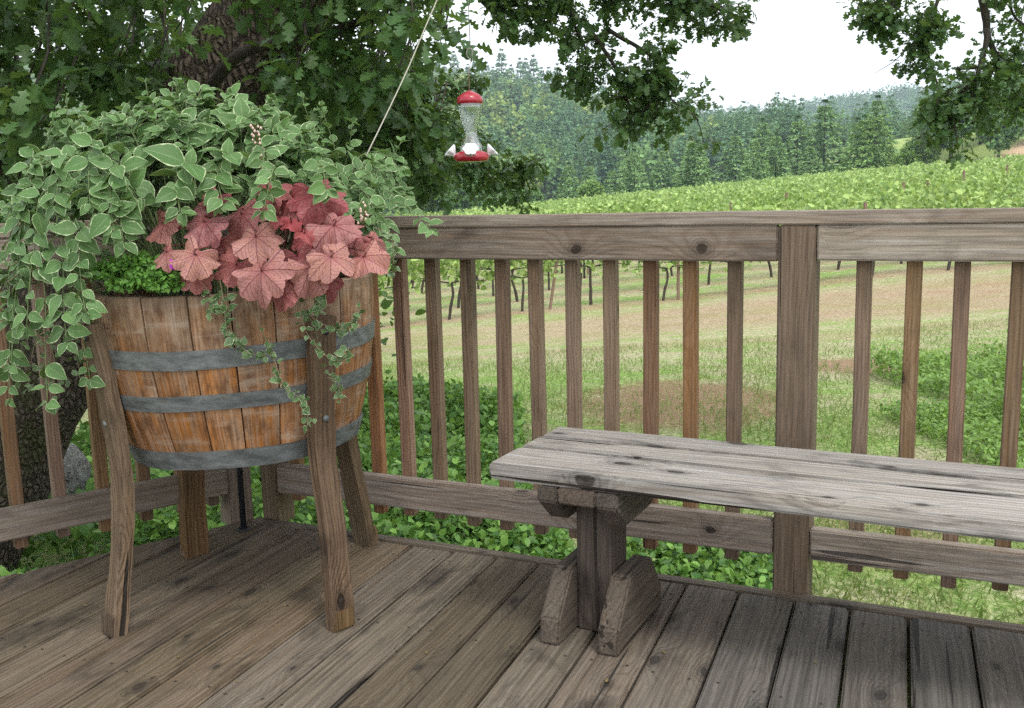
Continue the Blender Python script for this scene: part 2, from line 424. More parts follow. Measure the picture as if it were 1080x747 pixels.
def m_heuch():
    t = NT('coral_bells_leaf')
    rn = t.attr('rnd').outputs['Fac']; uv = t.n('UVMap').outputs[0]; s = t.n('SeparateXYZ', {0: uv})
    x, y = s.outputs[0], s.outputs[1]
    r = t.math('SQRT', t.math('ADD', t.math('MULTIPLY', x, x), t.math('MULTIPLY', y, y)))
    th = t.math('ARCTAN2', y, x)                      # 0 = tip, +-pi = notch
    th = t.math('ADD', th, t.math('MULTIPLY', t.math('SUBTRACT', t.noise(uv, 5, 2), .5), .14))
    q = t.math('DIVIDE', th, 2*math.pi/7.6)
    d = t.math('ABSOLUTE', t.math('SUBTRACT', q, t.math('ROUND', q)))        # 0 at a main vein, .5 between
    main = t.ramp(t.math('MULTIPLY', d, r), .030, .008)
    chev = t.math('FRACT', t.math('SUBTRACT', t.math('MULTIPLY', r, 4.6), t.math('MULTIPLY', d, 3.6)))
    sec = t.math('MULTIPLY', t.ramp(t.math('ABSOLUTE', t.math('SUBTRACT', chev, .5)), .085, .02), .55)
    vein = t.math('MAXIMUM', main, sec)
    c = t.mix(rn, C(.23, .055, .070), C(.48, .24, .175))
    c = t.mix(t.ramp(t.noise(uv, 3.5, 4, .6), .35, .7), c, C(.42, .20, .195))
    c = t.mix(t.ramp(r, .55, .0, 0, .45), c, C(.34, .06, .07))
    c = t.mix(t.math('MULTIPLY', vein, .75), c, C(.12, .02, .03))
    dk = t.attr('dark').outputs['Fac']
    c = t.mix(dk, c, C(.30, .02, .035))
    h = t.math('SUBTRACT', t.math('MULTIPLY', t.noise(uv, 9, 3), .4), vein)
    p = t.n('BsdfPrincipled', {'Base Color': c, 'Roughness': .48, 'Specular IOR Level': .3, 'Normal': t.bump(h, .6, .003)})
    tr = t.n('BsdfTranslucent', {'Color': c}); mx = t.n('MixShader', {0: .2, 1: p, 2: tr})
    t.t.links.new(mx.outputs[0], t.out.inputs[0]); return t.m
M_heu = m_heuch()
def m_bark(name, a, b, moss, scale=9.):
    t = NT(name)
    p = t.n('NewGeometry').outputs['Position']
    w = t.n('TexNoise', {'Vector': p, 'Scale': 6., 'Detail': 3.}).outputs['Color']
    pw = t.vadd(p, t.vmul(w, (.10, .10, .10)))
    v = t.n('TexVoronoi', {'Vector': t.vmul(pw, (1, 1, .30)), 'Scale': scale*4.5}, feature='DISTANCE_TO_EDGE').outputs[0]
    n = t.noise(p, scale*5, 6, .7)
    c = t.mix(t.ramp(n, .3, .7), a, b)
    c = t.mix(t.ramp(v, .0, .22, .75, 0), c, C(.014, .011, .009))
    c = t.mix(t.ramp(t.noise(p, 5, 6, .65), .48, .60, 0, .8), c, moss)
    h = t.math('ADD', t.ramp(v, 0, .3), n)
    return t.finish(c, .95, t.bump(h, 1., .02), **{'Specular IOR Level': .1})
def m_rockmat():
    t = NT('lichen_rock'); p = t.n('NewGeometry').outputs['Position']
    n = t.noise(p, 28, 6, .75); k = t.noise(p, 90, 3, .7)
    c = t.mix(t.ramp(n, .38, .60), C(.05, .05, .045), C(.26, .26, .25))
    c = t.mix(t.ramp(k, .5, .7, 0, .6), c, C(.40, .40, .38))
    return t.finish(c, .95, t.bump(t.math('ADD', n, k), 1., .02))
M_bark = m_bark('oak_bark', C(.11, .085, .068), C(.20, .165, .135), C(.075, .08, .035))
M_twig = simple('twig_bark', C(.05, .038, .03), .85, 40, .4)
M_stem = simple('green_stem', C(.12, .17, .06), .6, 60, .3)
M_redstem = simple('red_stem', C(.14, .035, .03), .6)
M_dryst = simple('dry_stem', C(.20, .15, .09), .7)
M_rock = m_rockmat()
M_vtrunk = simple('vine_trunk_bark', C(.05, .037, .028), .9, 30, .4)
M_stake = simple('grey_stake_wood', C(.20, .13, .09), .85, 20, .4)

def m_terrain():
    t = NT('ground_surface')
    p = t.n('NewGeometry').outputs['Position']; s = t.n('SeparateXYZ', {0: p}); X, Y = s.outputs[0], s.outputs[1]
    fine = t.noise(p, 26, 5, .7); finer = t.noise(p, 90, 3, .7)
    med = t.noise(p, 2.2, 5, .6); lo = t.noise(t.vmul(p, (.28, .5, .5)), 1, 4, .6)
    green = t.mix(t.ramp(fine, .38, .62), C(.10, .19, .035), C(.30, .42, .12))
    dry = t.mix(t.ramp(fine, .38, .62), C(.20, .18, .095), C(.48, .46, .29))
    dirt = t.mix(t.ramp(fine, .35, .65), C(.20, .115, .080), C(.43, .28, .205))
    g = t.math('ADD', t.math('MULTIPLY', med, .5), t.math('MULTIPLY', lo, .5))
    g = t.math('ADD', g, t.math('MULTIPLY', t.math('SUBTRACT', fine, .5), .35))
    c = t.mix(t.ramp(t.math('ADD', g, t.ramp(Y, 6, 14, -.04, .01)), .42, .56), green, dry)
    # worn earth: a cart track running in front of the first vine row, strips under the rows, bare patches
    wob = t.math('MULTIPLY', t.math('SUBTRACT', t.noise(t.vmul(p, (.15, .3, .3)), 1, 3), .5), 3.0)
    Yw = t.math('ADD', t.math('ADD', Y, wob), t.math('MULTIPLY', t.math('SUBTRACT', med, .5), 1.5))
    def band(y0, w):
        return t.ramp(t.math('ABSOLUTE', t.math('SUBTRACT', Yw, y0)), w, w*.45)
    tr = t.math('MAXIMUM', t.math('MULTIPLY', band(19.6, 4.2), t.ramp(X, -1.5, 4.5, .6, 1.)), band(24.4, 1.0))
    tr = t.math('MAXIMUM', tr, t.math('MULTIPLY', band(14.6, .8), .55))
    tr = t.math('MULTIPLY', tr, t.ramp(t.math('ADD', med, t.math('MULTIPLY', fine, .5)), .50, .80, .98, .50))
    c = t.mix(tr, c, dirt)
    def patch(x0, y0, rx, ry):
        dx = t.math('DIVIDE', t.math('SUBTRACT', X, x0), rx); dy = t.math('DIVIDE', t.math('SUBTRACT', Y, y0), ry)
        d = t.math('ADD', t.math('MULTIPLY', dx, dx), t.math('MULTIPLY', dy, dy))
        d = t.math('ADD', d, t.math('MULTIPLY', t.math('SUBTRACT', fine, .5), 1.4))
        d = t.math('ADD', d, t.math('MULTIPLY', t.math('SUBTRACT', med, .5), 1.6))
        return t.ramp(d, 1.1, .5)
    pm = t.math('MAXIMUM', patch(1.6, 9.2, 1.1, 1.5), patch(4.0, 11.3, .9, .9))
    pm = t.math('MAXIMUM', pm, t.math('MULTIPLY', patch(1.9, 4.9, .5, .5), .5))
    c = t.mix(t.math('MULTIPLY', pm, .85), c, t.mix(.45, dirt, C(.19, .10, .065)))
    # between the vine rows and beyond: grass, then forest floor
    vy = t.math('MULTIPLY', t.ramp(Y, 25, 27), t.ramp(t.math('ABSOLUTE', t.math('SUBTRACT', t.math('FRACT', t.math('DIVIDE', t.math('SUBTRACT', Y, 24.5), 2.6)), .5)), .30, .42))
    c = t.mix(t.math('MULTIPLY', vy, .45), c, dirt)
    c = t.mix(t.ramp(Y, 96, 112), c, C(.07, .11, .04))
    # the farm track climbing at the right edge of the vineyard
    tk = t.ramp(t.math('ABSOLUTE', t.math('SUBTRACT', Y, t.math('MULTIPLY_ADD', X, .55, 66.))), 4.0, 2.6)
    tk = t.math('MULTIPLY', tk, t.ramp(X, 42, 46))
    c = t.mix(t.math('MULTIPLY', t.math('MULTIPLY', t.ramp(X, 40, 44), t.ramp(Y, 80, 84)), t.ramp(Y, 150, 130)), c, t.mix(t.ramp(fine, .4, .6), C(.2, .3, .08), C(.32, .36, .14)))
    c = t.mix(tk, c, C(.50, .36, .24))
    h = t.math('ADD', fine, t.math('MULTIPLY', finer, .6))
    return t.finish(c, .95, t.bump(h, .9, .03), **{'Specular IOR Level': .1})
M_ground = m_terrain()

# ------------------------------------------------------------------ terrain
def sstep(a, b, x):
    u = np.clip((x-a)/(b-a), 0, 1); return u*u*(3-2*u)
def height(x, y):
    x = np.asarray(x, float); y = np.asarray(y, float)
    far = -2.0 + np.clip(.075*x, -2.5, 5.5)
    k = sstep(2.5, 26, y)
    near = -.80 + .015*x
    z = near*(1-k) + far*k
    # hill to the north west whose shoulder comes down towards the right
    H1 = np.interp(x, [-400, -120, -19, 15, 45, 74, 120, 200], [75, 56, 41, 33, 21, 12, 7, 5])
    z = z + H1*sstep(170, 410, y)
    z = z + 4.6*sstep(37, 50, x)*sstep(84, 104, y)*(1-sstep(150, 260, y))
    H2 = np.interp(x, [-200, 60, 150, 260, 330, 400, 560, 900], [15, 30, 36, 46, 56, 58, 44, 30])
    z = z + H2*sstep(430, 900, y)
    z = z + .05*np.sin(x*.7+1.3)*np.cos(y*.5)*sstep(5, 12, y)
    return z
def axis(lims):
    out = []
    for a, b, s in lims: out += list(np.arange(a, b, s))
    return np.array(out + [lims[-1][1]])
gx = axis([(-1500, -300, 60), (-300, -60, 12), (-60, -15, 2.5), (-15, 15, .5), (15, 60, 2.5), (60, 300, 12), (300, 1500, 60)])
gy = axis([(-60, -4, 4), (-4, 12, .35), (12, 30, .8), (30, 120, 3), (120, 450, 12), (450, 1400, 40)])
XX, YY = np.meshgrid(gx, gy); ZZ = height(XX, YY)
nx, ny = len(gx), len(gy)
idx = np.arange(nx*ny).reshape(ny, nx)
F = np.stack([idx[:-1, :-1], idx[:-1, 1:], idx[1:, 1:], idx[1:, :-1]], -1).reshape(-1, 4)
me = np_mesh('ground', np.stack([XX, YY, ZZ], -1).reshape(-1, 3), F, smooth=True)
g = link('ground', me, M_ground); tag(g, kind='structure')
def hz(x, y): return float(height(x, y))

# ------------------------------------------------------------------ deck
uv_ = Vector((.90741, -.42024, 0))      # along the back railing, to the right
nb = Vector((-.42024, -.90741, 0))      # towards the deck
P0 = Vector((.63046, 2.37911, 0))       # left foot of the middle post
ul = Vector((-.79080, -.61208, 0))      # along the left railing, towards the viewer
nlo = Vector((-.61208, .79080, 0))      # outwards from the left railing
PL = Vector((-1.21222, 2.74498, 0))
def clip_poly(poly, p, n):               # keep side where (q-p).n >= 0
    out = []
    for i in range(len(poly)):
        a, b = poly[i], poly[(i+1) % len(poly)]
        da, db = (a-p).dot(n), (b-p).dot(n)
        if da >= 0: out.append(a)
        if (da >= 0) != (db >= 0): out.append(a+(b-a)*(da/(da-db)))
    return out
baz = R(21.3); bd = Vector((math.sin(baz), math.cos(baz), 0)); bn = Vector((math.cos(baz), -math.sin(baz), 0))
gaps = [-1.95, -1.81, -1.68, -1.546, -1.417, -1.282, -1.148, -1.014, -.885, -.752, -.62, -.479, -.345, -.211, -.08, .048, .179]
while gaps[0] > -3.4: gaps.insert(0, gaps[0]-.1345)
while gaps[-1] < 2.4: gaps.append(gaps[-1]+.1335)
bm = bmesh.new()
lb = bm.verts.layers.float_vector.new('bc'); lr = bm.verts.layers.float.new('rnd'); lt = bm.verts.layers.float.new('tone')
nails = []
for i in range(len(gaps)-1):
    a, b = gaps[i]+.0032, gaps[i+1]-.0032
    skew = random.uniform(-.0015, .0015)
    poly = [bn*a+bd*-3, bn*b+bd*-3, bn*(b+skew)+bd*5, bn*(a+skew)+bd*5]
    poly = clip_poly(poly, P0+nb*(.047+random.uniform(-.002, .003)), nb)
    if len(poly) > 2: poly = clip_poly(poly, PL+nlo*-.002, -nlo)
    if len(poly) > 2: poly = clip_poly(poly, Vector((0, -1.2, 0)), Vector((0, 1, 0)))
    if len(poly) < 3: continue
    # split along the length so the board can cup and wave a little
    zt = random.uniform(-.0012, .0012)
    vs_ = [bm.verts.new((q.x, q.y, zt)) for q in poly]
    f = bm.faces.new(vs_)
    if f.normal.z < 0: f.normal_flip()
    bm.normal_update()
    ex = bmesh.ops.extrude_face_region(bm, geom=[f])
    low = [e for e in ex['geom'] if isinstance(e, bmesh.types.BMVert)]
    for v in low: v.co.z -= .036
    allv = vs_+low
    es = list({e for v in allv for e in v.link_edges if not all(abs(w.co.z-zt+.036) < 1e-4 for w in e.verts)})
    bmesh.ops.recalc_face_normals(bm, faces=list({fc for v in allv for fc in v.link_faces}))
    r = bmesh.ops.bevel(bm, geom=es, offset=.005, segments=3, affect='EDGES')
    ob = random.random()*20; rr = random.random()
    comp = set(r['verts']) | {v for v in allv if v.is_valid}
    stack = list(comp)
    while stack:
        v = stack.pop()
        for e in v.link_edges:
            w = e.other_vert(v)
            if w not in comp: comp.add(w); stack.append(w)
    for v in comp:
        v[lb] = (v.co.dot(bd)+ob*1.7, v.co.dot(bn)+i*.37, v.co.z+ob); v[lr] = rr; v[lt] = min(1, max(0, (a+1.0)/.9))
    # nails at the outer end, and where joists run below
    for dd in (.075, .075+.41, .075+.82, .075+1.23, .075+1.64):
        for c_ in (a+.024, b-.024):
            num = (P0+nb*(.047+dd) - bn*c_).dot(nb); t_ = num/bd.dot(nb)
            q = bn*(c_+random.uniform(-.006, .006))+bd*(t_+random.uniform(-.008, .008))
            if (q-PL).dot(nlo) < -.03: nails.append((q, zt))
for q, zt in nails:
    vv = [bm.verts.new((q.x+.0035*math.cos(k*1.047), q.y+.0035*math.sin(k*1.047), zt+.0012)) for k in range(6)]
    f = bm.faces.new(vv); f.material_index = 1
    if f.normal.z < 0: f.normal_flip()
me = bpy.data.meshes.new('deck'); bm.to_mesh(me); bm.free()
deck = link('deck', me, [M_deck, M_nail]); tag(deck, kind='structure')
# trim board along the outer edge and the rim joists beneath
def flatbeam(name, p, ex, L, W, T, mat, parent, ez=(0, 0, 1), **kw):
    return put(name, beam_mesh(name, L, W, T, **kw), mat, basis(p, ex, ez), parent)
corner = P0 - uv_*1.5964
flatbeam('edge_board', corner+nb*.0235+Vector((0, 0, -.016)), uv_, 3.4, .043, .036, M_deck, deck, nseg=20)
flatbeam('rim_joist', corner+nb*.021+Vector((0, 0, -.15)), uv_, 3.4, .038, .22, M_post, deck, nseg=10)
flatbeam('rim_joist', corner-nlo*.022+Vector((0, 0, -.155)), ul, 3.4, .038, .22, M_post, deck, nseg=10)
for k in range(8):
    flatbeam('joist', corner+nb*(.075+.41*k)+Vector((0, 0, -.13))-uv_*.0, uv_, 3.6, .038, .17, M_post, deck, nseg=4) if k else None

lit = simple('dry_leaf_bits', C(.30, .22, .09), .8)
for k, (px, py) in enumerate([(400, 372+190), (188, 694), (560, 610), (700, 690), (90, 640), (300, 640), (450, 690), (640, 720), (250, 720), (470, 600), (860, 700), (160, 600)]):
    d_ = ray(px, py); q = EYE+d_*(-EYE.z/d_.z)
    bmd = bmesh.new(); sz_ = random.uniform(.004, .009)
    vv = [bmd.verts.new((sz_*c_[0], sz_*c_[1]*.6, .0015+random.uniform(0, .003))) for c_ in ((-1, 0), (-.3, .7), (.6, .6), (1, 0), (.5, -.7), (-.5, -.5))]
    bmd.faces.new(vv); mm_ = bpy.data.meshes.new('leaf_scrap'); bmesh.ops.solidify(bmd, geom=bmd.faces[:], thickness=.0008); bmd.to_mesh(mm_); bmd.free()
    o_ = link('leaf_scrap', mm_, lit); o_.location = (q.x, q.y, .0015); o_.rotation_euler.z = random.random()*6
    tag(o_, 'tiny dry leaf scrap lying on the deck boards', 'leaf', 'leaf scraps on the deck')

# ------------------------------------------------------------------ railings
def railing(name, label, origin, du, nout, posts, rails, balusters, ztop, cap, group):
    t = empty(name, origin, label, 'railing', group)
    def W(u, out, z): return origin + du*u + nout*out + Vector((0, 0, z))
    for (u0, u1, z0, z1, nm) in rails:
        put(nm, beam_mesh(nm, u1-u0, .038, z1-z0, nseg=14), M_rail, basis(W(u0, .019, (z0+z1)/2), du, (0, 0, 1)), t)
    c0, c1, za, zb = cap
    put('cap_rail', beam_mesh('cap_rail', c1-c0, .092, zb-za, nseg=16, bev=.003), M_rail, basis(W(c0, .043, (za+zb)/2), du, (0, 0, 1)), t)
    for (u0, w, z0, z1, off) in posts:
        put('post', beam_mesh('post', z1-z0, w, .089, nseg=6), M_post, basis(W(u0+w/2, .0445+off, z0), (0, 0, 1), nout), t)
    base = None
    for i, (u0, dx) in enumerate(balusters):
        z0 = .052+random.uniform(-.006, .006)
        Mx = basis(W(u0, .0385+.0175, z0), (Vector((0, 0, 1))+du*dx), nout)
        if base is None:
            base = put('baluster', beam_mesh('baluster', ztop-.06, .034, .035, bev=.0025, nseg=5), M_bal, Mx, t); o = base
        else:
            o = base.copy(); COL.objects.link(o); o.parent = t
            o.matrix_local = Matrix.Translation(-origin) @ Mx
    return t
bals = [-1.475, -1.375, -1.272, -1.17, -1.066, -.961, -.853, -.748, -.641, -.537, -.431, -.324, -.215, -.105, .199, .304, .410, .520, .625, .73, .835, .94, 1.05, 1.155]
back_rail = railing('deck_railing', 'weathered brown wooden railing running behind the bench across the right side', P0.copy(), uv_, -nb,
    [(.008, .086, -.35, .905, -.002), (-1.578, .06, -.02, .90, .0), (1.45, .089, -.35, .905, -.002)],
    [(-1.515, .006, .820, .906, 'top_rail'), (.096, 1.448, .823, .906, 'top_rail'),
     (-1.515, .006, .089, .177, 'bottom_rail'), (.096, 1.448, .089, .166, 'bottom_rail')],
    [(b, random.uniform(-.006, .006)) for b in bals], .90, (-1.60, 1.75, .907, .938), 'wooden deck railings')
lb_ = [.405, .291, .178, .066, -.052, -.170, -.285, -.375]
lb_ = [1.2, 1.09, .97, .86, .75, .635, .52] + lb_
left_rail = railing('deck_railing', 'weathered wooden railing on the left side of the deck, under the trailing leaves', PL.copy(), ul, nlo,
    [(-.485, .075, -.02, .905, .0), (1.3, .089, -.35, .905, .0)],
    [(-.41, 1.30, .826, .910, 'top_rail'), (-.41, 1.30, .094, .179, 'bottom_rail')],
    [(b, random.uniform(-.01, .01)) for b in lb_], .90, (-.497, 1.6, .911, .948), 'wooden deck railings')

rod = empty('metal_rod', (-.832, 2.929, 0), 'thin black metal rod standing in the deck corner behind the barrel planter', 'rod')
tubes('shaft', [([(-.832, 2.929, .0), (-.832, 2.929, .6), (-.830, 2.929, .95)], [.009]*3)], M_iron, rod, 10)
lathe('foot_plate', [(0, .006), (.02, .006), (.022, .003), (.022, 0)], 14, M_iron, (-.832, 2.929, .001), rod, False)

# ------------------------------------------------------------------ bench
az = R(116.8); be = Vector((math.sin(az), math.cos(az), 0)); bf = Vector((math.cos(az), -math.sin(az), 0))*-1   # bf away from viewer
bO = Vector((-.060, 2.163, .385))
bench = empty('wooden_bench', (bO+be*.7+bf*.18).xy.to_3d(), 'low weathered grey wooden bench with plank top in front of the railing', 'bench')
BL = 1.62
for k, (o0, w) in enumerate([(0, .152), (.154, .106), (.262, .108)]):
    st = .004*k
    prof_me = beam_mesh('seat_plank', BL-st, w-.002, .038, bev=.006, nseg=24, warp=.003)
    q = put('seat_plank', prof_me, M_bench, basis(bO+be*st+bf*(o0+w/2)+Vector((0, 0, .001*k)), be, (0, 0, 1)), bench)
foot_prof = [(0, 0), (.300, 0), (.300, .058), (.225, .152), (.085, .152), (.006, .058)]
foot_a = prism_mesh('foot', foot_prof, .048, .005); 
arm_prof = [(0, .052), (.300, .052), (.300, .020), (.235, -.036), (.065, -.036), (0, .020)]
arm_a = prism_mesh('top_brace', arm_prof, .046, .004)
for q, pc in enumerate([Vector((.196, 2.195, 0)), Vector((.196, 2.195, 0))+be*1.18]):
    o = put('post', beam_mesh('post', .365, .089, .089, nseg=5), M_benchleg, basis(pc, (0, 0, 1), -bf), bench)
    for sgn in (-1, 1):
        fp = pc + be*(sgn*.0695) - bf*.150
        oo = put('foot', foot_a, M_benchleg, basis(fp+Vector((0, 0, .002)), bf, (0, 0, 1)), bench)
        ap = pc + be*(sgn*.0685) - bf*.150 + Vector((0, 0, .312))
        oo = put('top_brace', arm_a, M_benchleg, basis(ap, bf, (0, 0, 1)), bench)
    put('top_block', beam_mesh('top_block', .30, .0885, .035, nseg=3), M_benchleg, basis(pc-bf*.148+Vector((0, 0, .347)), bf, (0, 0, 1)), bench)

# ------------------------------------------------------------------ barrel planter
BC = Vector((-.683, 2.48, 0))
planter = empty('barrel_planter', BC.copy(), 'half wine barrel planter with grey metal hoops raised on four curved wooden legs', 'planter')
TILT = R(2.0)
def tilt(V):
    V = np.array(V, float); c = np.array([BC.x, BC.y, .59]); d = V-c
    x = d[:, 0]*math.cos(TILT) - d[:, 2]*math.sin(TILT); z = d[:, 0]*math.sin(TILT) + d[:, 2]*math.cos(TILT)
    return np.stack([x, d[:, 1], z], 1)+c
def rad(z):                               # outer radius of the tub
    return np.interp(z, [.385, .43, .50, .57, .64, .72, .80], [.272, .286, .307, .3235, .3355, .3435, .3465])
NS = 23; zs = np.linspace(.395, .795, 17)
ang = [];  rn = []; dep = []
r0 = np.random.default_rng(5); wsum = r0.uniform(.8, 1.25, NS); wsum = wsum/wsum.sum()*2*math.pi
a0 = .3
for k in range(NS):
    w = wsum[k]
    for f_, d_ in ((.0, .006), (.022, .0008), (.25, 0), (.5, 0), (.75, 0), (.978, .0008)):
        ang.append(a0+w*f_); rn.append(k/NS*.999+.0005); dep.append(d_)
    a0 += w
ang = np.array(ang); rn = np.array(rn); NA = len(ang); dep = np.array(dep)
stv = r0.random(NS); stid = np.repeat(np.arange(NS), 6); topj = r0.uniform(-.005, .003, NS)
V = []; BCA = []; RN = []
def ringv(z, rr, flag=1):
    for i in range(NA):
        zz = z + (topj[stid[i]] if z > .78 else 0)
        r_ = rr - dep[i]*flag*2.2
        V.append((BC.x+r_*math.cos(ang[i]), BC.y+r_*math.sin(ang[i]), zz)); BCA.append((z, ang[i]*.33, 0)); RN.append(stv[stid[i]])
for z in zs: ringv(z, rad(z))
ringv(.798, rad(.795)-.004); ringv(.798, rad(.795)-.026); ringv(.70, rad(.70)-.03)
nr = len(zs)+3
F = [(i*NA+k, i*NA+(k+1) % NA, (i+1)*NA+(k+1) % NA, (i+1)*NA+k) for i in range(nr-1) for k in range(NA)]
# bottom head
V.append((BC.x, BC.y, .41)); BCA.append((0, 0, 0)); RN.append(.5)
F += [(len(V)-1, (k+1) % NA, k) for k in range(NA)]
me = mesh_from('tub', tilt(V)-np.array(BC), F, np.array(BCA), False)
a = me.attributes.new('rnd', 'FLOAT', 'POINT'); a.data.foreach_set('value', np.array(RN, np.float32))
tub = put('tub', me, M_stave, Matrix.Identity(4), None); tub.parent = planter
# soil
sv = [(BC.x, BC.y, .775)]; sf = []
for j in range(1, 9):
    for k in range(32):
        th = 2*math.pi*k/32; rr = .315*j/8
        sv.append((BC.x+rr*math.cos(th), BC.y+rr*math.sin(th), .775-.03*(j/8)**2+.012*mnoise.noise(Vector((rr*20*math.cos(th), rr*20*math.sin(th), 3)))))
sf += [(0, 1+k, 1+(k+1) % 32) for k in range(32)]
for j in range(7): sf += [(1+j*32+k, 1+(j+1)*32+k, 1+(j+1)*32+(k+1) % 32, 1+j*32+(k+1) % 32) for k in range(32)]
me = mesh_from('soil', tilt(sv)-np.array(BC), sf, np.array(sv)); so_ = put('soil', me, M_soil, Matrix.Identity(4)); so_.parent = planter
for z0, z1 in ((.392, .437), (.537, .573), (.634, .677)):
    V = []; n_ = 96
    for (zz, dr) in ((z0, .0005), (z0, .0035), (z1, .0035), (z1, .0005)):
        for k in range(n_):
            th = 2*math.pi*k/n_; r_ = rad(zz)+dr+.0006*math.sin(k*1.3)
            V.append((BC.x+r_*math.cos(th), BC.y+r_*math.sin(th), zz+.0012*math.sin(th*5+z0*40)))
    F = [(i*n_+k, i*n_+(k+1) % n_, ((i+1) % 4)*n_+(k+1) % n_, ((i+1) % 4)*n_+k) for i in range(4) for k in range(n_)]
    me = mesh_from('hoop', tilt(V)-np.array(BC), F, np.array(V), False)
    h = put('hoop', me, M_hoop, Matrix.Identity(4)); h.parent = planter
    # riveted overlap
    V = []
    for k in range(9):
        th = -1.25+k*.018 + z0
        for (zz, dr) in ((z0+.001, .0036), (z1-.001, .0036), (z1-.001, .0055), (z0+.001, .0055)):
            r_ = rad(zz)+dr; V.append((BC.x+r_*math.cos(th+z0*2), BC.y+r_*math.sin(th+z0*2), zz))
    F = [(k*4+j, k*4+(j+1) % 4, (k+1)*4+(j+1) % 4, (k+1)*4+j) for k in range(8) for j in range(4)]+[(3, 2, 1, 0), (32, 33, 34, 35)]
    me = mesh_from('hoop_lap', tilt(V)-np.array(BC), F, np.array(V), False)
    put('hoop_lap', me, M_hoop, Matrix.Identity(4), h)
# legs: old curved staves bolted to the tub
def leg(dirv, path, width, thick, top_cut):
    """path: list of (radial distance from tub axis, z); dirv horizontal unit outward"""
    d = Vector(dirv).normalized(); s_ = Vector((-d.y, d.x, 0))
    pts = smooth_path([(r_, 0, z) for r_, z in path], 26); V = []; B = []; L = 0
    s0 = random.random()*9
    for i, p in enumerate(pts):
        if i: L += (pts[i]-pts[i-1]).length
        tt = (pts[min(i+1, len(pts)-1)]-pts[max(i-1, 0)]).normalized()
        no = Vector((tt.z, 0, -tt.x));  no = no if no.x > 0 else -no
        wn_ = width*(1+.10*mnoise.noise(Vector((L*7, s0, 0)))); tn = thick*(1+.15*mnoise.noise(Vector((L*9, s0, 4))))
        c = d*p.x+Vector((0, 0, p.z)); o3 = d*no.x+Vector((0, 0, no.z))
        for (a_, b_) in ((-.5, -.5), (-.5, .42), (-.42, .5), (.42, .5), (.5, .42), (.5, -.5)):
            q = c + s_*(a_*wn_) + o3*(b_*tn)
            q = q + Vector(mnoise.noise_vector(Vector((q.x*30+s0, q.y*30, q.z*14))))*.0022
            V.append(tuple(q)); B.append((L+s0*3, a_*width+s0, b_*thick))
    n_ = len(pts); F = [(i*6+j, i*6+(j+1) % 6, (i+1)*6+(j+1) % 6, (i+1)*6+j) for i in range(n_-1) for j in range(6)]
    F += [tuple(range(6))[::-1], tuple((n_-1)*6+j for j in range(6))]
    me = mesh_from('leg', V, F, np.array(B), False)
    o = put('leg', me, M_leg, Matrix.Identity(4)); o.parent = planter
    # the cut foot block
    q = pts[0]; c = d*(q.x+.004)+Vector((0, 0, .001))
    b = put('foot_block', beam_mesh('foot_block', .052, width*1.01, thick*1.05, nseg=1, bev=.004), M_leg, basis(c, (-d*.06+Vector((0, 0, 1))), d)); b.parent = o
    # bolts
    bl = lathe('bolt', [(0, .004), (.006, .003), (.008, 0)], 10, M_iron, (0, 0, 0), o)
    bl.matrix_local = basis(d*(np.interp(.70, [z for r_, z in path], [r_ for r_, z in path])+thick*.5)+Vector((0, 0, .70)), s_, d)
    bl2 = lathe('bolt', [(0, .004), (.006, .003), (.008, 0)], 10, M_hoop, (0, 0, 0), o)
    bl2.matrix_local = basis(d*(np.interp(.50, [z for r_, z in path], [r_ for r_, z in path])+thick*.5)+Vector((0, 0, .50)), s_, d)
    return o
# (radial distance, height) from foot to top
leg((-.262, -.27, 0), [(.377, 0), (.358, .12), (.337, .25), (.330, .40), (.346, .58), (.366, .73)], .052, .034, 0)
leg((.262, -.262, 0), [(.376, 0), (.374, .10), (.362, .25), (.340, .42), (.353, .58), (.368, .735)], .057, .032, 0)
leg((.245, .302, 0), [(.389, 0), (.368, .12), (.34, .28), (.325, .42), (.346, .58), (.366, .73)], .064, .034, 0)
leg((-.235, .245, 0), [(.340, 0), (.336, .12), (.328, .26), (.325, .42), (.346, .58), (.366, .73)], .066, .036, 0)

# ------------------------------------------------------------------ leaf templates
def grid_leaf(prof, nx_=7, fold=.25, droop=.25, wav=0.):
    """ovate leaf along x 0..1; 4 strips across; uv=(u, v)"""
    V = []; U = []; vv = [-1, -.55, 0, .55, 1]
    for i in range(nx_+1):
        u = i/nx_; w = np.interp(u, [a for a, b in prof], [b for a, b in prof])
        for v in vv:
            z = abs(v)*w*fold - droop*u*u + wav*math.sin(u*9+v*2)*abs(v)
            V.append((u, v*w, z)); U.append((u, v))
    F = []
    for i in range(nx_):
        for j in range(4): F.append((i*5+j, (i+1)*5+j, (i+1)*5+j+1, i*5+j+1))
    return np.array(V), np.array(F), np.array(U)
OV = [(0, .02), (.08, .17), (.2, .28), (.38, .34), (.55, .31), (.72, .22), (.87, .11), (1, .005)]
T_var = grid_leaf(OV, 8, .22, .22, .012)
def fan_leaf(out, fold=.2, droop=.2):
    """outline points (x>=0 side mirrored) to quads strip along the midrib: uses degenerate-free quads"""
    n = len(out); V = []; U = []
    for x, w in out:
        for s_ in (-1, 0, 1):
            V.append((x, s_*w, abs(s_)*w*fold - droop*x*x)); U.append((x, s_))
    F = []
    for i in range(n-1):
        for j in (0, 1): F.append((i*3+j, (i+1)*3+j, (i+1)*3+j+1, i*3+j+1))
    return np.array(V), np.array(F), np.array(U)
T_oak = fan_leaf([(0, .015), (.10, .05), (.17, .19), (.25, .22), (.31, .11), (.38, .12), (.44, .33), (.54, .36), (.60, .17), (.66, .18), (.72, .34), (.82, .35), (.88, .20), (.94, .21), (.99, .12), (1.0, .02)], .25, .25)
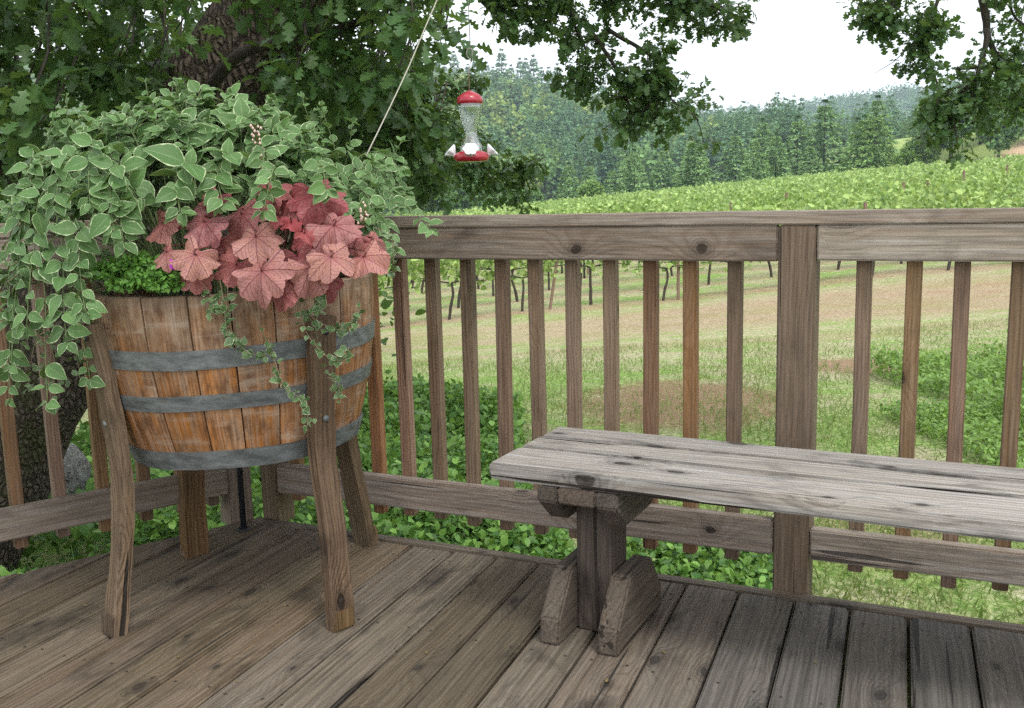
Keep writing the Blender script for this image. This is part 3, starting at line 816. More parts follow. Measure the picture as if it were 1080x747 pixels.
T_sm = fan_leaf([(0, .02), (.25, .30), (.6, .34), (1, .02)], .2, .2)
T_vine = fan_leaf([(0, .15), (.2, .50), (.4, .36), (.6, .42), (1, .03)], .15, .3)
T_quad = fan_leaf([(0, .05), (.5, .5), (1, .05)], .3, .3)
T_need = (np.array([(0, -.05, 0), (.0, .05, 0), (1, .16, -.12), (1, -.16, -.12)], float), np.array([[0, 3, 2, 1]]), np.array([(0, -1), (0, 1), (1, 1), (1, -1)], float))
T_blade = (np.array([(0, -.04, 0), (0, .04, 0), (.6, .025, .0), (.6, -.025, .0), (1., .004, -.15), (1., -.004, -.15)], float), np.array([[0, 3, 2, 1], [3, 5, 4, 2]]), np.array([(0, -1), (0, 1), (.6, 1), (.6, -1), (1, 1), (1, -1)], float))
T_tri = T_need
def rv(n, k=3): return rng.normal(size=(n, k))

# ------------------------------------------------------------------ variegated shrub in the barrel
shrub = empty('variegated_shrub', (BC.x, BC.y, .77), 'bushy shrub with green leaves edged in cream filling and spilling left over the barrel', 'shrub')
stems = []; LP = []; LD = []; LN = []; LS = []
CEN = np.array([-.76, 2.50, .86])
def add_stem(pts, n_pairs, s0, s1, start=.25, rstem=.0022):
    P = [np.array(tuple(p)) for p in smooth_path(pts, 24)]
    stems.append((P, list(np.linspace(rstem, rstem*.5, len(P)))))
    roll = random.random()*3
    for k in range(n_pairs+1):
        t = start+(1-start)*k/n_pairs; i = min(int(t*24), 23); p = P[i]+(P[i+1]-P[i])*(t*24-i) if i < 24 else P[24]
        T = P[min(i+1, 24)]-P[max(i-1, 0)]; T /= np.linalg.norm(T)
        outw = p-CEN; outw[2] *= .8; outw = outw/np.linalg.norm(outw)
        nor = outw*.50+np.array([0, -.55, .80]); nor /= np.linalg.norm(nor)
        a = np.cross(T, nor); a /= np.linalg.norm(a)+1e-6
        b = np.cross(a, T)
        alt = .35 if k % 2 else -.35
        size = (s0+(s1-s0)*k/n_pairs)*random.uniform(.8, 1.15)
        for sg in (-1, 1):
            d = a*sg*(.9) + T*.55 + b*alt*sg*.7 + rng.normal(size=3)*.26 + np.array([0, -.12, .0])
            n_ = nor*1.0 + a*sg*-.1 + rng.normal(size=3)*.36; size = size*random.uniform(.72, 1.2)
            LP.append(p+d/np.linalg.norm(d)*.004); LD.append(d); LN.append(n_); LS.append(size)
        if k == n_pairs:
            for _ in range(2):
                LP.append(p); LD.append(T+rng.normal(size=3)*.3); LN.append(nor+rng.normal(size=3)*.4); LS.append(size*.75)
def shrub_dome(n):
    for i in range(n):
        ph = random.uniform(0, 2*math.pi); q = random.random()**.6
        ex = -.76 + math.cos(ph)*q*.39; ey = 2.53 + math.sin(ph)*q*.33
        zt = 1.205 - .235*q**2.2 + random.uniform(-.05, .045)
        if ex > -.50: zt -= .06
        # keep the front right free for the coral bells
        if ex > -.78 and ey < 2.36: ey = 2.36+random.uniform(0, .1)
        b = Vector((-.73+math.cos(ph)*.14, 2.50+math.sin(ph)*.14, .76))
        e = Vector((ex, ey, zt))
        m1 = b.lerp(e, .5)+Vector((0, 0, .10)); e2 = e+Vector((math.cos(ph), math.sin(ph), 0))*.07*q+Vector((0, 0, .02-.03*q))
        add_stem([b, m1, e, e2], random.randint(6, 8), .058, .030, .42)
shrub_dome(165)
for _ in range(20):                       # right-hand shoulder with smaller leaves
    e = Vector((random.uniform(-.52, -.27), random.uniform(2.5, 2.8), random.uniform(.93, 1.13)))
    b = Vector((-.58, 2.56, .78)); add_stem([b, b.lerp(e, .55)+Vector((0, 0, .06)), e], 6, .050, .032, .35)
# inner fill, tips shooting up, left spill and the right-hand wisps
for (a_, b_, c_) in [((160, 200), (165, 110), 2.5), ((175, 200), (182, 92), 2.55), ((180, 190), (196, 100), 2.5), ((235, 190), (262, 118), 2.7), ((120, 200), (112, 125), 2.5),
                     ((330, 190), (338, 118), 2.75), ((350, 200), (372, 130), 2.75), ((60, 200), (62, 130), 2.6), ((300, 200), (300, 125), 2.7), ((380, 210), (405, 165), 2.75), ((90, 180), (85, 122), 2.6)]:
    e = at(*b_, c_); b = Vector((-.72, 2.5, .8)); mm = at(*a_, c_)
    add_stem([b, mm, e], 7, .050, .026, .5)
    e3 = e+Vector((random.uniform(-.10, .10), 0, random.uniform(.0, .05))); add_stem([b, mm, e3], 6, .046, .024, .5)
for (px, py, Y, mx_, my_) in [(28, 345, 2.22, 60, 200), (12, 385, 2.25, 40, 230), (50, 425, 2.2, 62, 260), (95, 400, 2.2, 90, 270), (70, 360, 2.15, 80, 240), (20, 300, 2.3, 40, 200), (8, 330, 2.3, 30, 240),
                              (90, 330, 2.12, 95, 240), (10, 420, 2.25, 28, 300), (130, 255, 2.12, 140, 200), (30, 250, 2.3, 50, 170), (190, 225, 2.14, 200, 180), (235, 215, 2.15, 240, 170),
                              (120, 245, 2.12, 130, 180), (60, 235, 2.2, 80, 170), (95, 215, 2.15, 110, 160)]:
    e = at(px, py, Y); mm = at(mx_, my_, Y+.08); b = Vector((-.80, 2.45, .80))
    add_stem([b, mm, (mm+e)/2+Vector((-.015, 0, .02)), e], 8, .060, .038, .35)
for (px, py, Y, mx_, my_) in [(455, 242, 2.42, 405, 215), (430, 222, 2.5, 395, 205), (415, 262, 2.36, 390, 225), (412, 200, 2.6, 370, 180), (425, 180, 2.62, 380, 165), (400, 235, 2.45, 370, 200), (345, 200, 2.2, 330, 175), (275, 205, 2.1, 280, 160), (278, 222, 2.06, 290, 180)]:
    e = at(px, py, Y); mm = at(mx_, my_, Y+.06); b = Vector((-.6, 2.5, .82))
    add_stem([b, mm, e], 6, .045, .032, .45)
leafobj('leaves', [scatter(T_var, LP, LD, LN, LS)], M_var, shrub, True)
tubes('stems', stems, M_stem, shrub, 5)['kind'] = 'stuff'
print('shrub leaves', len(LP))

# ------------------------------------------------------------------ coral bells
heu = empty('coral_bells', (-.55, 2.36, .77), 'coral bells plant with ruffled pink and red veined leaves at the barrel rim', 'plant')
def heu_mesh(size, seed, dark):
    r_ = np.random.default_rng(seed); NTH, NR = 84, 7; V = [(0, 0, 0)]; U = [(0, 0)]
    for j in range(1, NR+1):
        f_ = j/NR
        for k in range(NTH):
            th = -math.pi+2*math.pi*(k+.5)/NTH
            lob = .24*abs(math.cos(th*7.6/2))**.9 + .06*abs(math.cos(th*7.6*1.5+.3))-.08
            R_ = .86+lob; notch = math.exp(-((math.pi-abs(th))/.33)**2); R_ *= (1-.72*notch)
            R_ *= 1+.10*math.cos(th)
            rr = f_*R_
            z = .24*math.sin(th*3+seed)*f_**2 + .16*math.sin(th*2+seed*1.7)*f_**2 + .10*math.sin(th*7.6+seed*2)*f_**3 - .26*f_**2*(1+.4*math.cos(th*2+seed)) - .07*abs(math.sin(th*7.6/2))*f_ 
            V.append((rr*math.cos(th)*size, rr*math.sin(th)*size, z*size)); U.append((rr*math.cos(th), rr*math.sin(th)))
    F = [(0, 1+k, 1+(k+1) % NTH, 1+(k+1) % NTH) for k in range(NTH)]
    for j in range(NR-1):
        for k in range(NTH): F.append((1+j*NTH+k, 1+(j+1)*NTH+k, 1+(j+1)*NTH+(k+1) % NTH, 1+j*NTH+(k+1) % NTH))
    me = bpy.data.meshes.new('leaf'); me.from_pydata(V, [], [tuple(dict.fromkeys(f)) for f in F])
    me.polygons.foreach_set('use_smooth', [True]*len(me.polygons))
    l = me.uv_layers.new(name='UVMap'); li = [lp.vertex_index for lp in me.loops]
    l.data.foreach_set('uv', np.array(U, np.float32)[li].ravel())
    a = me.attributes.new('rnd', 'FLOAT', 'POINT'); a.data.foreach_set('value', np.full(len(V), r_.random(), np.float32))
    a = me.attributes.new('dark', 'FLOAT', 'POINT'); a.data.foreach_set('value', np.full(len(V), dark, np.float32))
    return me
# px, py, diameter px, Y, tip azimuth (deg, 0 = down, + = to the right), tilt up, dark
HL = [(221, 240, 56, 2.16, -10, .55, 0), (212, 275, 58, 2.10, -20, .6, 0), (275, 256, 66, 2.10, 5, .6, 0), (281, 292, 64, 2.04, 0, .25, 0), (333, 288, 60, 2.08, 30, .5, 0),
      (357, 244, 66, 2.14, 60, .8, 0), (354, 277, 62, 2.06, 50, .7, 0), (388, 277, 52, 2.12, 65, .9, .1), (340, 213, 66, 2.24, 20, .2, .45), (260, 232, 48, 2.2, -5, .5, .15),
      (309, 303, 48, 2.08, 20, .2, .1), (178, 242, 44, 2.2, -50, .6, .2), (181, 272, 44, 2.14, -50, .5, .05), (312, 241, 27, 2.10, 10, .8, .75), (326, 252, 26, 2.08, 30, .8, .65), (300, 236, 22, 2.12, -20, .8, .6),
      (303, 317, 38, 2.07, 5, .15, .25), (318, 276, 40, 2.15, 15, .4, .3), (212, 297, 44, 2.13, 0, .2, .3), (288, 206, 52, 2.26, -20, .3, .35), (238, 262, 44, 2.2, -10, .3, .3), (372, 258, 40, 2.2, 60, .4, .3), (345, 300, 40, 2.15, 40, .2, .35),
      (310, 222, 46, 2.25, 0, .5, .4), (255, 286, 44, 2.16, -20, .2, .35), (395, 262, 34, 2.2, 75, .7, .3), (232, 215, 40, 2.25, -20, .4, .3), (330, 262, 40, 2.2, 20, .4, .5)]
pet = []
for i, (px, py, dpx, Y, ta, tl, dk) in enumerate(HL):
    c = at(px-5, py-6, Y); sz = dpx/FPX*Y*.47*random.uniform(.82, 1.12)
    nor = Vector((random.uniform(-.45, .45)+.3*math.sin(R(ta)), -1, tl+.25+random.uniform(-.25, .3))).normalized()
    tip = Vector((math.sin(R(ta)), -.25, -math.cos(R(ta)))); tip = (tip-nor*tip.dot(nor)).normalized()
    M_ = basis(c, tip, nor)
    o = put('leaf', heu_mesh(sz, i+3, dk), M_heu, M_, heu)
    b = Vector((-.55, 2.38, .79)); pt = smooth_path([b, (b+c)/2+Vector((0, .03, .05)), c+Vector((0, .01, .012)), c], 10)
    pet.append((pt, [.0016]*11))
tubes('petioles', pet, M_redstem, heu, 5)
# flower stalks with tiny pale bells
for j, (pp, ttop, Y, nb_) in enumerate([((275, 218), (268, 130), 2.16, 26), ((372, 262), (386, 214), 2.14, 14)]):
    a_ = at(*pp, Y+.05); b_ = at(*ttop, Y)
    P = smooth_path([a_, a_.lerp(b_, .5)+Vector((.006, 0, 0)), b_], 12)
    st = tubes('flower_stalk', [(P, list(np.linspace(.0013, .0006, 13)))], M_redstem, heu, 5)
    pos = []; 
    for k in range(nb_):
        t = random.uniform(.52, 1); q = P[int(t*12)]
        pos.append(np.array(tuple(q))+np.array([random.uniform(-.011, .011), random.uniform(-.011, .011), random.uniform(-.004, .006)]))
    V = []; F = []
    for q in pos:
        o_ = len(V); s_ = random.uniform(.0022, .0036)
        for dx, dy, dz in ((1, 0, 0), (0, 1, 0), (-1, 0, 0), (0, -1, 0), (0, 0, 1.5), (0, 0, -1.3)): V.append(tuple(q+np.array([dx, dy, dz])*s_))
        F += [(o_+a1, o_+(a1+1) % 4, o_+4) for a1 in range(4)]+[(o_+(a1+1) % 4, o_+a1, o_+5) for a1 in range(4)]
    me = mesh_from('bells', V, F, np.array(V))
    bb = put('bells', me, simple('pale_bell_petal', C(.62, .45, .38), .6), Matrix.Identity(4)); bb.parent = st
    bb.matrix_parent_inverse = Matrix.Translation(-Vector(heu.location))

# ------------------------------------------------------------------ bedding plant and ivy
def blob_leaves(c, rxyz, n, tmpl, size, mat, name, parent=None, up_b=.6, shell=.45, smooth=False):
    d = rv(n); d /= np.linalg.norm(d, axis=1, keepdims=True); d[:, 2] = np.abs(d[:, 2])*.9 + .0
    rr = shell+(1-shell)*rng.random(n)**.5
    pos = np.array(c)+d*np.array(rxyz)*rr[:, None]
    nor = d+np.array([0, 0, up_b])+rv(n)*.45
    dr = d*.5+rv(n)*.8
    return scatter(tmpl, pos, dr, nor, size*rng.uniform(.6, 1.25, n))
bed = empty('bedding_plant', (-.87, 2.24, .79), 'low bright green small-leaved bedding plant at the left rim of the barrel', 'plant')
pts = []
for px, py, Y, rr in [(118, 292, 2.20, .05), (140, 285, 2.18, .055), (165, 288, 2.17, .055), (185, 296, 2.16, .045), (150, 300, 2.15, .04), (130, 304, 2.17, .035), (172, 304, 2.14, .035), (196, 302, 2.15, .03)]:
    c = at(px, py, Y); pts.append(blob_leaves(c, (rr, rr*.8, rr*.75), 330, T_sm, .013, M_lob, 'x', shell=.3))
leafobj('leaves', pts, M_lob, bed)
fl = at(184, 279, 2.09)
mg = simple('magenta_petal', C(.45, .02, .42), .5)
pf = empty('small_flower', fl, 'single magenta purple flower beside the pink leaves at the barrel rim', 'flower')
leafobj('petal', [scatter(T_sm, [np.array(fl)]*9, rv(9)*np.array([1, .3, .8]), np.array([[0, -1, .3]]*9)+rv(9)*.3, np.full(9, .014))], mg, pf)
tubes('stalk', [([fl, fl+Vector((-.004, .02, -.03)), fl+Vector((-.01, .05, -.06))], [.001]*3)], M_stem, pf, 5)

IV = [([(240, 300), (243, 345), (262, 372), (290, 374)], 2.115, 16), ([(262, 318), (285, 368), (300, 408), (322, 424), (324, 452)], 2.11, 18), ([(318, 300), (325, 330), (347, 345), (366, 346), (380, 322)], 2.12, 20),
      ([(315, 310), (322, 348), (342, 374), (360, 380), (368, 366)], 2.11, 14), ([(345, 398), (357, 404), (356, 424)], 2.15, 8), ([(232, 296), (236, 320), (240, 352), (248, 362)], 2.11, 16),
      ([(395, 240), (412, 250), (415, 275), (408, 290)], 2.2, 16), ([(335, 296), (338, 318), (330, 330)], 2.10, 12), ([(215, 300), (225, 318), (224, 330)], 2.12, 8)]
ivy = empty('trailing_ivy', (-.6, 2.2, .8), 'thin trailing ivy with tiny cream-edged leaves hanging down the barrel front', 'ivy')
sp_ = []; ip = []; idd = []; inn = []; isz = []
for path, Y, nl in IV:
    P = smooth_path([at(a_, b_, Y) for a_, b_ in path], 20)
    sp_.append((P, [.0011]*21))
    for k in range(nl*2):
        t = .15+.85*(k/(nl*2))**.8; q = P[min(20, int(t*20))]
        ip.append(np.array(tuple(q))+rng.normal(size=3)*.005); idd.append(rng.normal(size=3)*.8+np.array([0, -.2, -.2])); inn.append(np.array([0, -.8, .6])+rng.normal(size=3)*.4); isz.append(random.uniform(.012, .022))
for q_ in sp_: tubes('stem', [q_], M_dryst, ivy, 5)
leafobj('leaves', [scatter(grid_leaf([(0, .1), (.2, .42), (.45, .38), (.7, .24), (1, .01)], 4, .2, .2), ip, idd, inn, isz)], M_ivy, ivy, True)
# second ivy at the left edge under the shrub
ivl = empty('trailing_ivy', (-1.05, 2.2, .8), 'tangled small-leaved ivy hanging beside the left railing below the shrub leaves', 'ivy')
sp_ = []; ip = []; idd = []; inn = []; isz = []
for path, Y in [([(110, 262), (70, 300), (55, 350), (60, 400)], 2.28), ([(100, 262), (50, 282), (20, 290), (5, 300)], 2.3), ([(110, 270), (92, 320), (80, 360), (85, 395)], 2.27), ([(90, 265), (55, 320), (35, 370), (30, 410)], 2.3), ([(80, 262), (40, 268), (12, 280)], 2.3), ([(105, 275), (85, 300), (60, 330), (50, 420)], 2.29), ([(110, 300), (100, 350), (108, 400), (115, 430)], 2.45)]:
    P = smooth_path([at(a_, b_, Y) for a_, b_ in path], 20); sp_.append((P, [.0012]*21))
    for k in range(46):
        q = P[min(20, int(random.random()*21))]
        ip.append(np.array(tuple(q))+rng.normal(size=3)*.014); idd.append(rng.normal(size=3)); inn.append(np.array([0, -.6, .6])+rng.normal(size=3)*.6); isz.append(random.uniform(.010, .022))
for q_ in sp_: tubes('stem', [q_], M_dryst, ivl, 5)
leafobj('leaves', [scatter(T_sm, ip, idd, inn, isz)], M_ivy, ivl)

# ------------------------------------------------------------------ hummingbird feeder and cord
FX = at(497.5, 171, 3.0)
feeder = empty('bird_feeder', FX, 'red and clear glass hummingbird feeder hanging on a wire above the railing', 'bird feeder')
t = NT('feeder_glass')
gl = t.n('BsdfGlass', {'Color': C(.96, .98, .97), 'Roughness': .03, 'IOR': 1.25}); tp = t.n('BsdfTransparent', {'Color': C(.93, .95, .94)})
gs = t.n('BsdfGlossy', {'Color': C(.9, .9, .9), 'Roughness': .08})
m1 = t.n('MixShader', {0: .72, 1: gl, 2: tp}); m2 = t.n('MixShader', {0: .10, 1: m1, 2: gs})
t.t.links.new(m2.outputs[0], t.out.inputs[0]); M_glass = t.m
M_red = simple('red_plastic', C(.34, .010, .028), .3, **{'Coat Weight': .4})
M_white = simple('white_plastic', C(.78, .80, .83), .4)
s = .00285
F0 = Vector((FX.x, FX.y, FX.z))
lathe('base', [(0, .002), (.030, 0), (.046, .002), (.052, .009), (.052, .018), (.046, .026), (.034, .031), (0, .032)], 40, M_red, F0, feeder)
gp = [(.031, .030), (.033, .040), (.026, .058), (.0195, .075), (.018, .085), (.021, .10), (.028, .125), (.0335, .150), (.0345, .168), (.0335, .172)]
lathe('bottle', gp+[(r_-.002, z) for r_, z in gp[::-1]], 40, M_glass, F0, feeder)
lathe('cap', [(.030, .165), (.037, .168), (.0385, .176), (.037, .184), (.028, .193), (.015, .200), (.006, .204), (0, .205)], 36, M_red, F0, feeder)
# petals of the ports
for k in range(4):
    th = R(-90+90*k); d = Vector((math.cos(th), math.sin(th), 0)); s_ = Vector((-d.y, d.x, 0))
    c = F0 + d*.060 + Vector((0, 0, .032)); nrm = (d*.8+Vector((0, 0, .75))).normalized(); u1 = s_; u2 = nrm.cross(u1)
    V = [tuple(c+nrm*.004)]; n_ = 40
    for ring_, (fr, hh) in enumerate(((.35, .004), (.75, .002), (1, .007), (.95, .002), (.3, -.012))):
        for j in range(n_):
            a_ = 2*math.pi*j/n_; rr = .0235*fr*(1 if fr < .5 else (.80+.2*abs(math.cos(a_*3))))
            V.append(tuple(c+u1*(rr*math.cos(a_))+u2*(rr*math.sin(a_))+nrm*hh))
    Fc = [(0, 1+j, 1+(j+1) % n_) for j in range(n_)]
    for r_ in range(4): Fc += [(1+r_*n_+j, 1+(r_+1)*n_+j, 1+(r_+1)*n_+(j+1) % n_, 1+r_*n_+(j+1) % n_) for j in range(n_)]
    me = mesh_from('flower_port', np.array(V)-np.array(F0), Fc, np.array(V))
    fp = put('flower_port', me, M_white, Matrix.Identity(4)); fp.parent = feeder
    tubes('port_neck', [([F0+d*.046+Vector((0, 0, .018)), F0+d*.054+Vector((0, 0, .024)), c-nrm*.006], [.007, .007, .009])], M_white, feeder, 10)
wt = at(494.5, -160, 3.0)
hk = F0+Vector((0, 0, .205))
W = smooth_path([hk, hk+Vector((0, 0, .05)), at(496.5, 64, 3.0)], 8)
tubes('hanger_wire', [(W, [.0009]*9)], simple('copper_wire', C(.25, .12, .08), .5), feeder, 6)
hang = at(496.5, 64, 3.0)
tubes('hook', [(smooth_path([hang, hang+Vector((-.012, 0, .018)), hang+Vector((-.006, 0, .034)), hang+Vector((.006, 0, .028)), hang+Vector((.003, 0, .01))], 14), [.0016]*15),
               ([hang+Vector((0, 0, .01)), hang+Vector((-.003, 0, .25)), wt], [.0014]*3)], simple('grey_line', C(.22, .20, .19), .6), feeder, 6)
c0 = at(386, 165, 2.66); c1 = at(461, 0, 3.3); c2 = c1+(c1-c0)*1.0
cord = tubes('cord', [(smooth_path([c0, c0.lerp(c1, .5)+Vector((.003, 0, -.006)), c1, c2], 14), [.0018]*15)], simple('tan_cord', C(.40, .37, .31), .8, 200, .3), None, 8)
tag(cord, 'thin tan cord stretched from the planted barrel up into the oak', 'cord')

# ------------------------------------------------------------------ oak tree
oak = empty('oak_tree', (-2.85, 4.45, hz(-2.85, 4.45)), 'large leaning oak with dark mossy trunk and leafy limbs hanging over the deck', 'tree')
tp_ = [(-3.05, 4.45, -1.0), (-2.75, 4.45, -.6), (-2.25, 4.43, .15), (-1.72, 4.4, .85), (-1.20, 4.4, 1.50), (-.86, 4.4, 1.95), (-.45, 4.35, 2.7), (-.2, 4.2, 3.6), (.1, 4.2, 4.6)]
trk = smooth_path(tp_, 40)
rad_ = np.interp(np.linspace(0, 8, 41), range(9), [.50, .40, .30, .25, .215, .20, .18, .15, .09])
trunk = tubes('trunk', [(trk, list(rad_))], M_bark, oak, 28, .05)
limbs = [([(-.9, 4.4, 1.9), (-.1, 4.9, 2.45), (.8, 5.5, 2.75), (2.0, 6.0, 2.72), (3.2, 6.2, 2.75), (4.2, 6.3, 2.5)], [.13, .11, .09, .075, .06, .04]),
         ([(-.45, 4.35, 2.7), (.5, 3.6, 3.3), (1.4, 2.8, 3.6), (2.4, 2.2, 3.7)], [.12, .1, .07, .04]),
         ([(-.6, 4.35, 2.4), (-1.5, 3.4, 3.0), (-2.2, 2.3, 3.3), (-2.5, 1.2, 3.4)], [.12, .1, .07, .04]),
         ([(-1.72, 4.4, .85), (-2.4, 4.2, 1.5), (-3.0, 3.9, 2.1), (-3.6, 3.5, 2.5)], [.09, .07, .05, .03]),
         ([(-1.3, 4.3, 1.35), (-1.05, 4.0, 1.52), (-.75, 3.95, 1.58), (-.45, 3.9, 1.66), (-.2, 3.9, 1.62)], [.03, .022, .018, .014, .008]),
         ([(-.2, 4.2, 3.6), (.9, 4.9, 4.2), (2.2, 5.2, 4.6)], [.12, .08, .03]),
         ([(-.2, 4.2, 3.6), (-1.4, 4.9, 4.3), (-2.6, 5.2, 4.7)], [.12, .08, .03]),
         ([(-.86, 4.4, 1.95), (-.5, 5.4, 2.3), (-.2, 6.3, 2.2), (.05, 6.9, 1.95)], [.09, .06, .035, .015])]
for pp, rr in limbs:
    n_ = 8*(len(pp)-1); P = smooth_path(pp, n_)
    P = [p+Vector(mnoise.noise_vector(p*1.3))*.06 if 0 < i else p for i, p in enumerate(P)]
    tubes('limb', [(P, list(np.interp(np.linspace(0, len(rr)-1, n_+1), range(len(rr)), rr)))], M_bark if rr[0] > .05 else M_twig, oak, 12, .05)
twigs = []; CL = []          # clusters: (centre, radius, count, leaf size)
def hang_branch(path, Y0, Y1, r0_, dens, crad, lsz, side=.35, spread=.16):
    n_ = 22; ctrl = [at(px, py, Y0+(Y1-Y0)*i/(len(path)-1)) for i, (px, py) in enumerate(path)]
    P = smooth_path(ctrl, n_); P = [p+Vector(mnoise.noise_vector(p*4))*.03 for p in P]
    tubes('limb', [(P, list(np.linspace(r0_, r0_*.25, n_+1)))], M_twig, oak, 8, .06)
    for k in range(int(dens*(1.1 if path[0][0] > 950 else 1.5))):
        t = side+(1-side)*random.random()
        q = P[int(t*n_)]; off = Vector(rng.normal(size=3)*spread); off.z -= abs(off.z)*.3
        off *= .62; e = q+off; twigs.append(([q, q.lerp(e, .5)+Vector((0, 0, .02)), e], [.004, .003, .0015]))
        CL.append((e, crad*.72*random.uniform(.6, 1.2), 19, lsz*.74))
def filler(poly, Y0, Y1, n, crad, lsz, cnt=24):
    xs = [p[0] for p in poly]; ys = [p[1] for p in poly]; k = 0
    while k < n:
        x = random.uniform(min(xs), max(xs)); y = random.uniform(min(ys), max(ys)); ins = False; j = len(poly)-1
        for i in range(len(poly)):
            if (poly[i][1] > y) != (poly[j][1] > y) and x < (poly[j][0]-poly[i][0])*(y-poly[i][1])/(poly[j][1]-poly[i][1])+poly[i][0]: ins = not ins
            j = i
        if not ins: continue
        k += 1; e = at(x, y, random.uniform(Y0, Y1))
        CL.append((e, crad*random.uniform(.7, 1.2), cnt, lsz*random.uniform(.85, 1.15)))
        q = e+Vector((random.uniform(-.1, .1), .15, .25)); twigs.append(([q, q.lerp(e, .6)+Vector((.02, 0, .0)), e], [.005, .004, .002]))
# near, large leaves, left and top
filler([(-160, -160), (180, -160), (200, 30), (150, 60), (110, 95), (60, 130), (-40, 160), (-160, 150)], 3.3, 4.2, 80, .16, .076, 28)
filler([(-160, 60), (60, 110), (40, 200), (-20, 260), (-160, 260)], 3.6, 4.5, 26, .16, .075, 26)
filler([(290, -120), (455, -120), (466, 60), (440, 90), (380, 100), (310, 95), (285, 20)], 3.4, 4.3, 64, .15, .074, 28)
filler([(180, -160), (300, -160), (290, -10), (190, 15)], 3.4, 3.9, 5, .13, .075)
filler([(100, 20), (185, 10), (190, 90), (130, 130)], 3.9, 5.2, 16, .15, .075)
filler([(290, 80), (440, 70), (466, 130), (440, 200), (380, 170), (300, 130)], 4.7, 5.8, 60, .15, .075, 28)
filler([(-160, -100), (460, -100), (450, 180), (300, 180), (-160, 240)], 5.6, 7.2, 130, .26, .095, 30)
# hanging tips around and beyond the feeder
hang_branch([(430, 60), (448, 110), (462, 160), (470, 200)], 5.5, 5.6, .010, 16, .12, .075)
hang_branch([(400, 90), (470, 130), (510, 178), (560, 190)], 6.2, 6.4, .012, 22, .12, .075, .35, .10)
hang_branch([(440, 80), (470, 90), (500, 94), (515, 93)], 6.2, 6.3, .008, 5, .08, .07, .3, .06)
hang_branch([(440, 150), (480, 170), (512, 182), (530, 200)], 6.1, 6.2, .008, 10, .11, .07, .35, .09)
# middle hanging spray
hang_branch([(500, -60), (560, -10), (620, 30), (660, 90), (665, 130)], 6.0, 6.3, .022, 24, .13, .085, .2, .17)
hang_branch([(620, -60), (600, 10), (620, 60), (612, 85)], 6.1, 6.2, .014, 14, .12, .08, .2, .14)
hang_branch([(640, 30), (690, 65), (700, 100), (735, 125)], 6.2, 6.3, .014, 24, .12, .08, .3, .12)
hang_branch([(560, -80), (640, -20), (720, 0), (795, 22)], 6.1, 6.4, .022, 26, .12, .08, .2, .13)
hang_branch([(600, -60), (680, -10), (740, 5), (770, 10)], 6.1, 6.4, .016, 16, .13, .08, .2, .13)
hang_branch([(500, -50), (520, 0), (545, 10), (590, 30)], 6.0, 6.1, .012, 16, .13, .085, .1, .14)
hang_branch([(655, 70), (690, 100), (665, 130)], 6.2, 6.3, .008, 8, .1, .08, .3, .1)
# right hanging spray
hang_branch([(1010, -80), (1040, 10), (1042, 40), (1070, 75), (1120, 85)], 6.2, 6.3, .030, 8, .12, .08, .5, .12)
hang_branch([(1040, 30), (1032, 80), (1008, 105), (1008, 145)], 6.2, 6.2, .018, 28, .12, .08, .3, .13)
hang_branch([(1000, -70), (960, -10), (930, 15), (905, 18)], 6.1, 6.1, .016, 24, .12, .08, .2, .11)
hang_branch([(1010, -60), (985, 10), (975, 40), (972, 50)], 6.1, 6.1, .014, 20, .11, .08, .3, .10)
hang_branch([(975, 50), (990, 90), (985, 120), (1000, 130)], 6.2, 6.2, .009, 8, .1, .08, .5, .08)
hang_branch([(1010, 70), (1050, 75), (1070, 100), (1090, 120)], 6.3, 6.3, .012, 18, .12, .08, .3, .13)
hang_branch([(1060, -60), (1070, 10), (1085, 30)], 6.2, 6.2, .014, 14, .12, .08, .2, .13)
hang_branch([(975, 45), (955, 55), (940, 68), (922, 76)], 6.1, 6.1, .004, 0, .1, .08)
# unseen crown clusters added above the picture to shade the deck
for _ in range(200):
    x = random.uniform(-4.5, 4.5); y = random.uniform(-1.0, 8.5); z = random.uniform(3.6, 5.4)
    if x > 1.5 and y < 2.5 and random.random() < .7: continue
    CL.append((Vector((x, y, z)), .45, 26, .17))
POS = []; DR = []; NO = []; SZ = []
for c, cr_, n_, ls in CL:
    d = rng.normal(size=(n_, 3)); d /= np.linalg.norm(d, axis=1, keepdims=True)
    rr = rng.random(n_)**.5
    p = np.array(tuple(c))+d*rr[:, None]*cr_*np.array([1, 1, .75])
    POS.append(p); DR.append(d*.8+rng.normal(size=(n_, 3))*.4+np.array([0, 0, -.25])); NO.append(np.array([0, 0, .9])+d*.45+rng.normal(size=(n_, 3))*.45); SZ.append(ls*rng.uniform(.65, 1.2, n_))
leafobj('foliage', [scatter(T_oak, np.concatenate(POS), np.concatenate(DR), np.concatenate(NO), np.concatenate(SZ))], M_oak, oak)
tubes('twigs', twigs, M_twig, oak, 5)['kind'] = 'stuff'
print('oak leaves', sum(len(p) for p in POS))

# rock at the foot of the oak
def rock(name, c, r_, label):
    bm = bmesh.new(); bmesh.ops.create_icosphere(bm, subdivisions=4, radius=1)
    for v in bm.verts:
        n = mnoise.fractal(v.co*1.6+Vector(c), 1, 2, 5); v.co = Vector((v.co.x*r_[0], v.co.y*r_[1], v.co.z*r_[2]))*(1+.22*n)
    me = bpy.data.meshes.new(name); bm.to_mesh(me); bm.free(); me.polygons.foreach_set('use_smooth', [True]*len(me.polygons))
    o = link(name, me, M_rock); o.location = c; tag(o, label, 'rock'); return o
rock('rock', (-2.62, 5.6, -.66), (.15, .15, .30), 'grey lichen-covered rock at the foot of the oak behind the left railing')

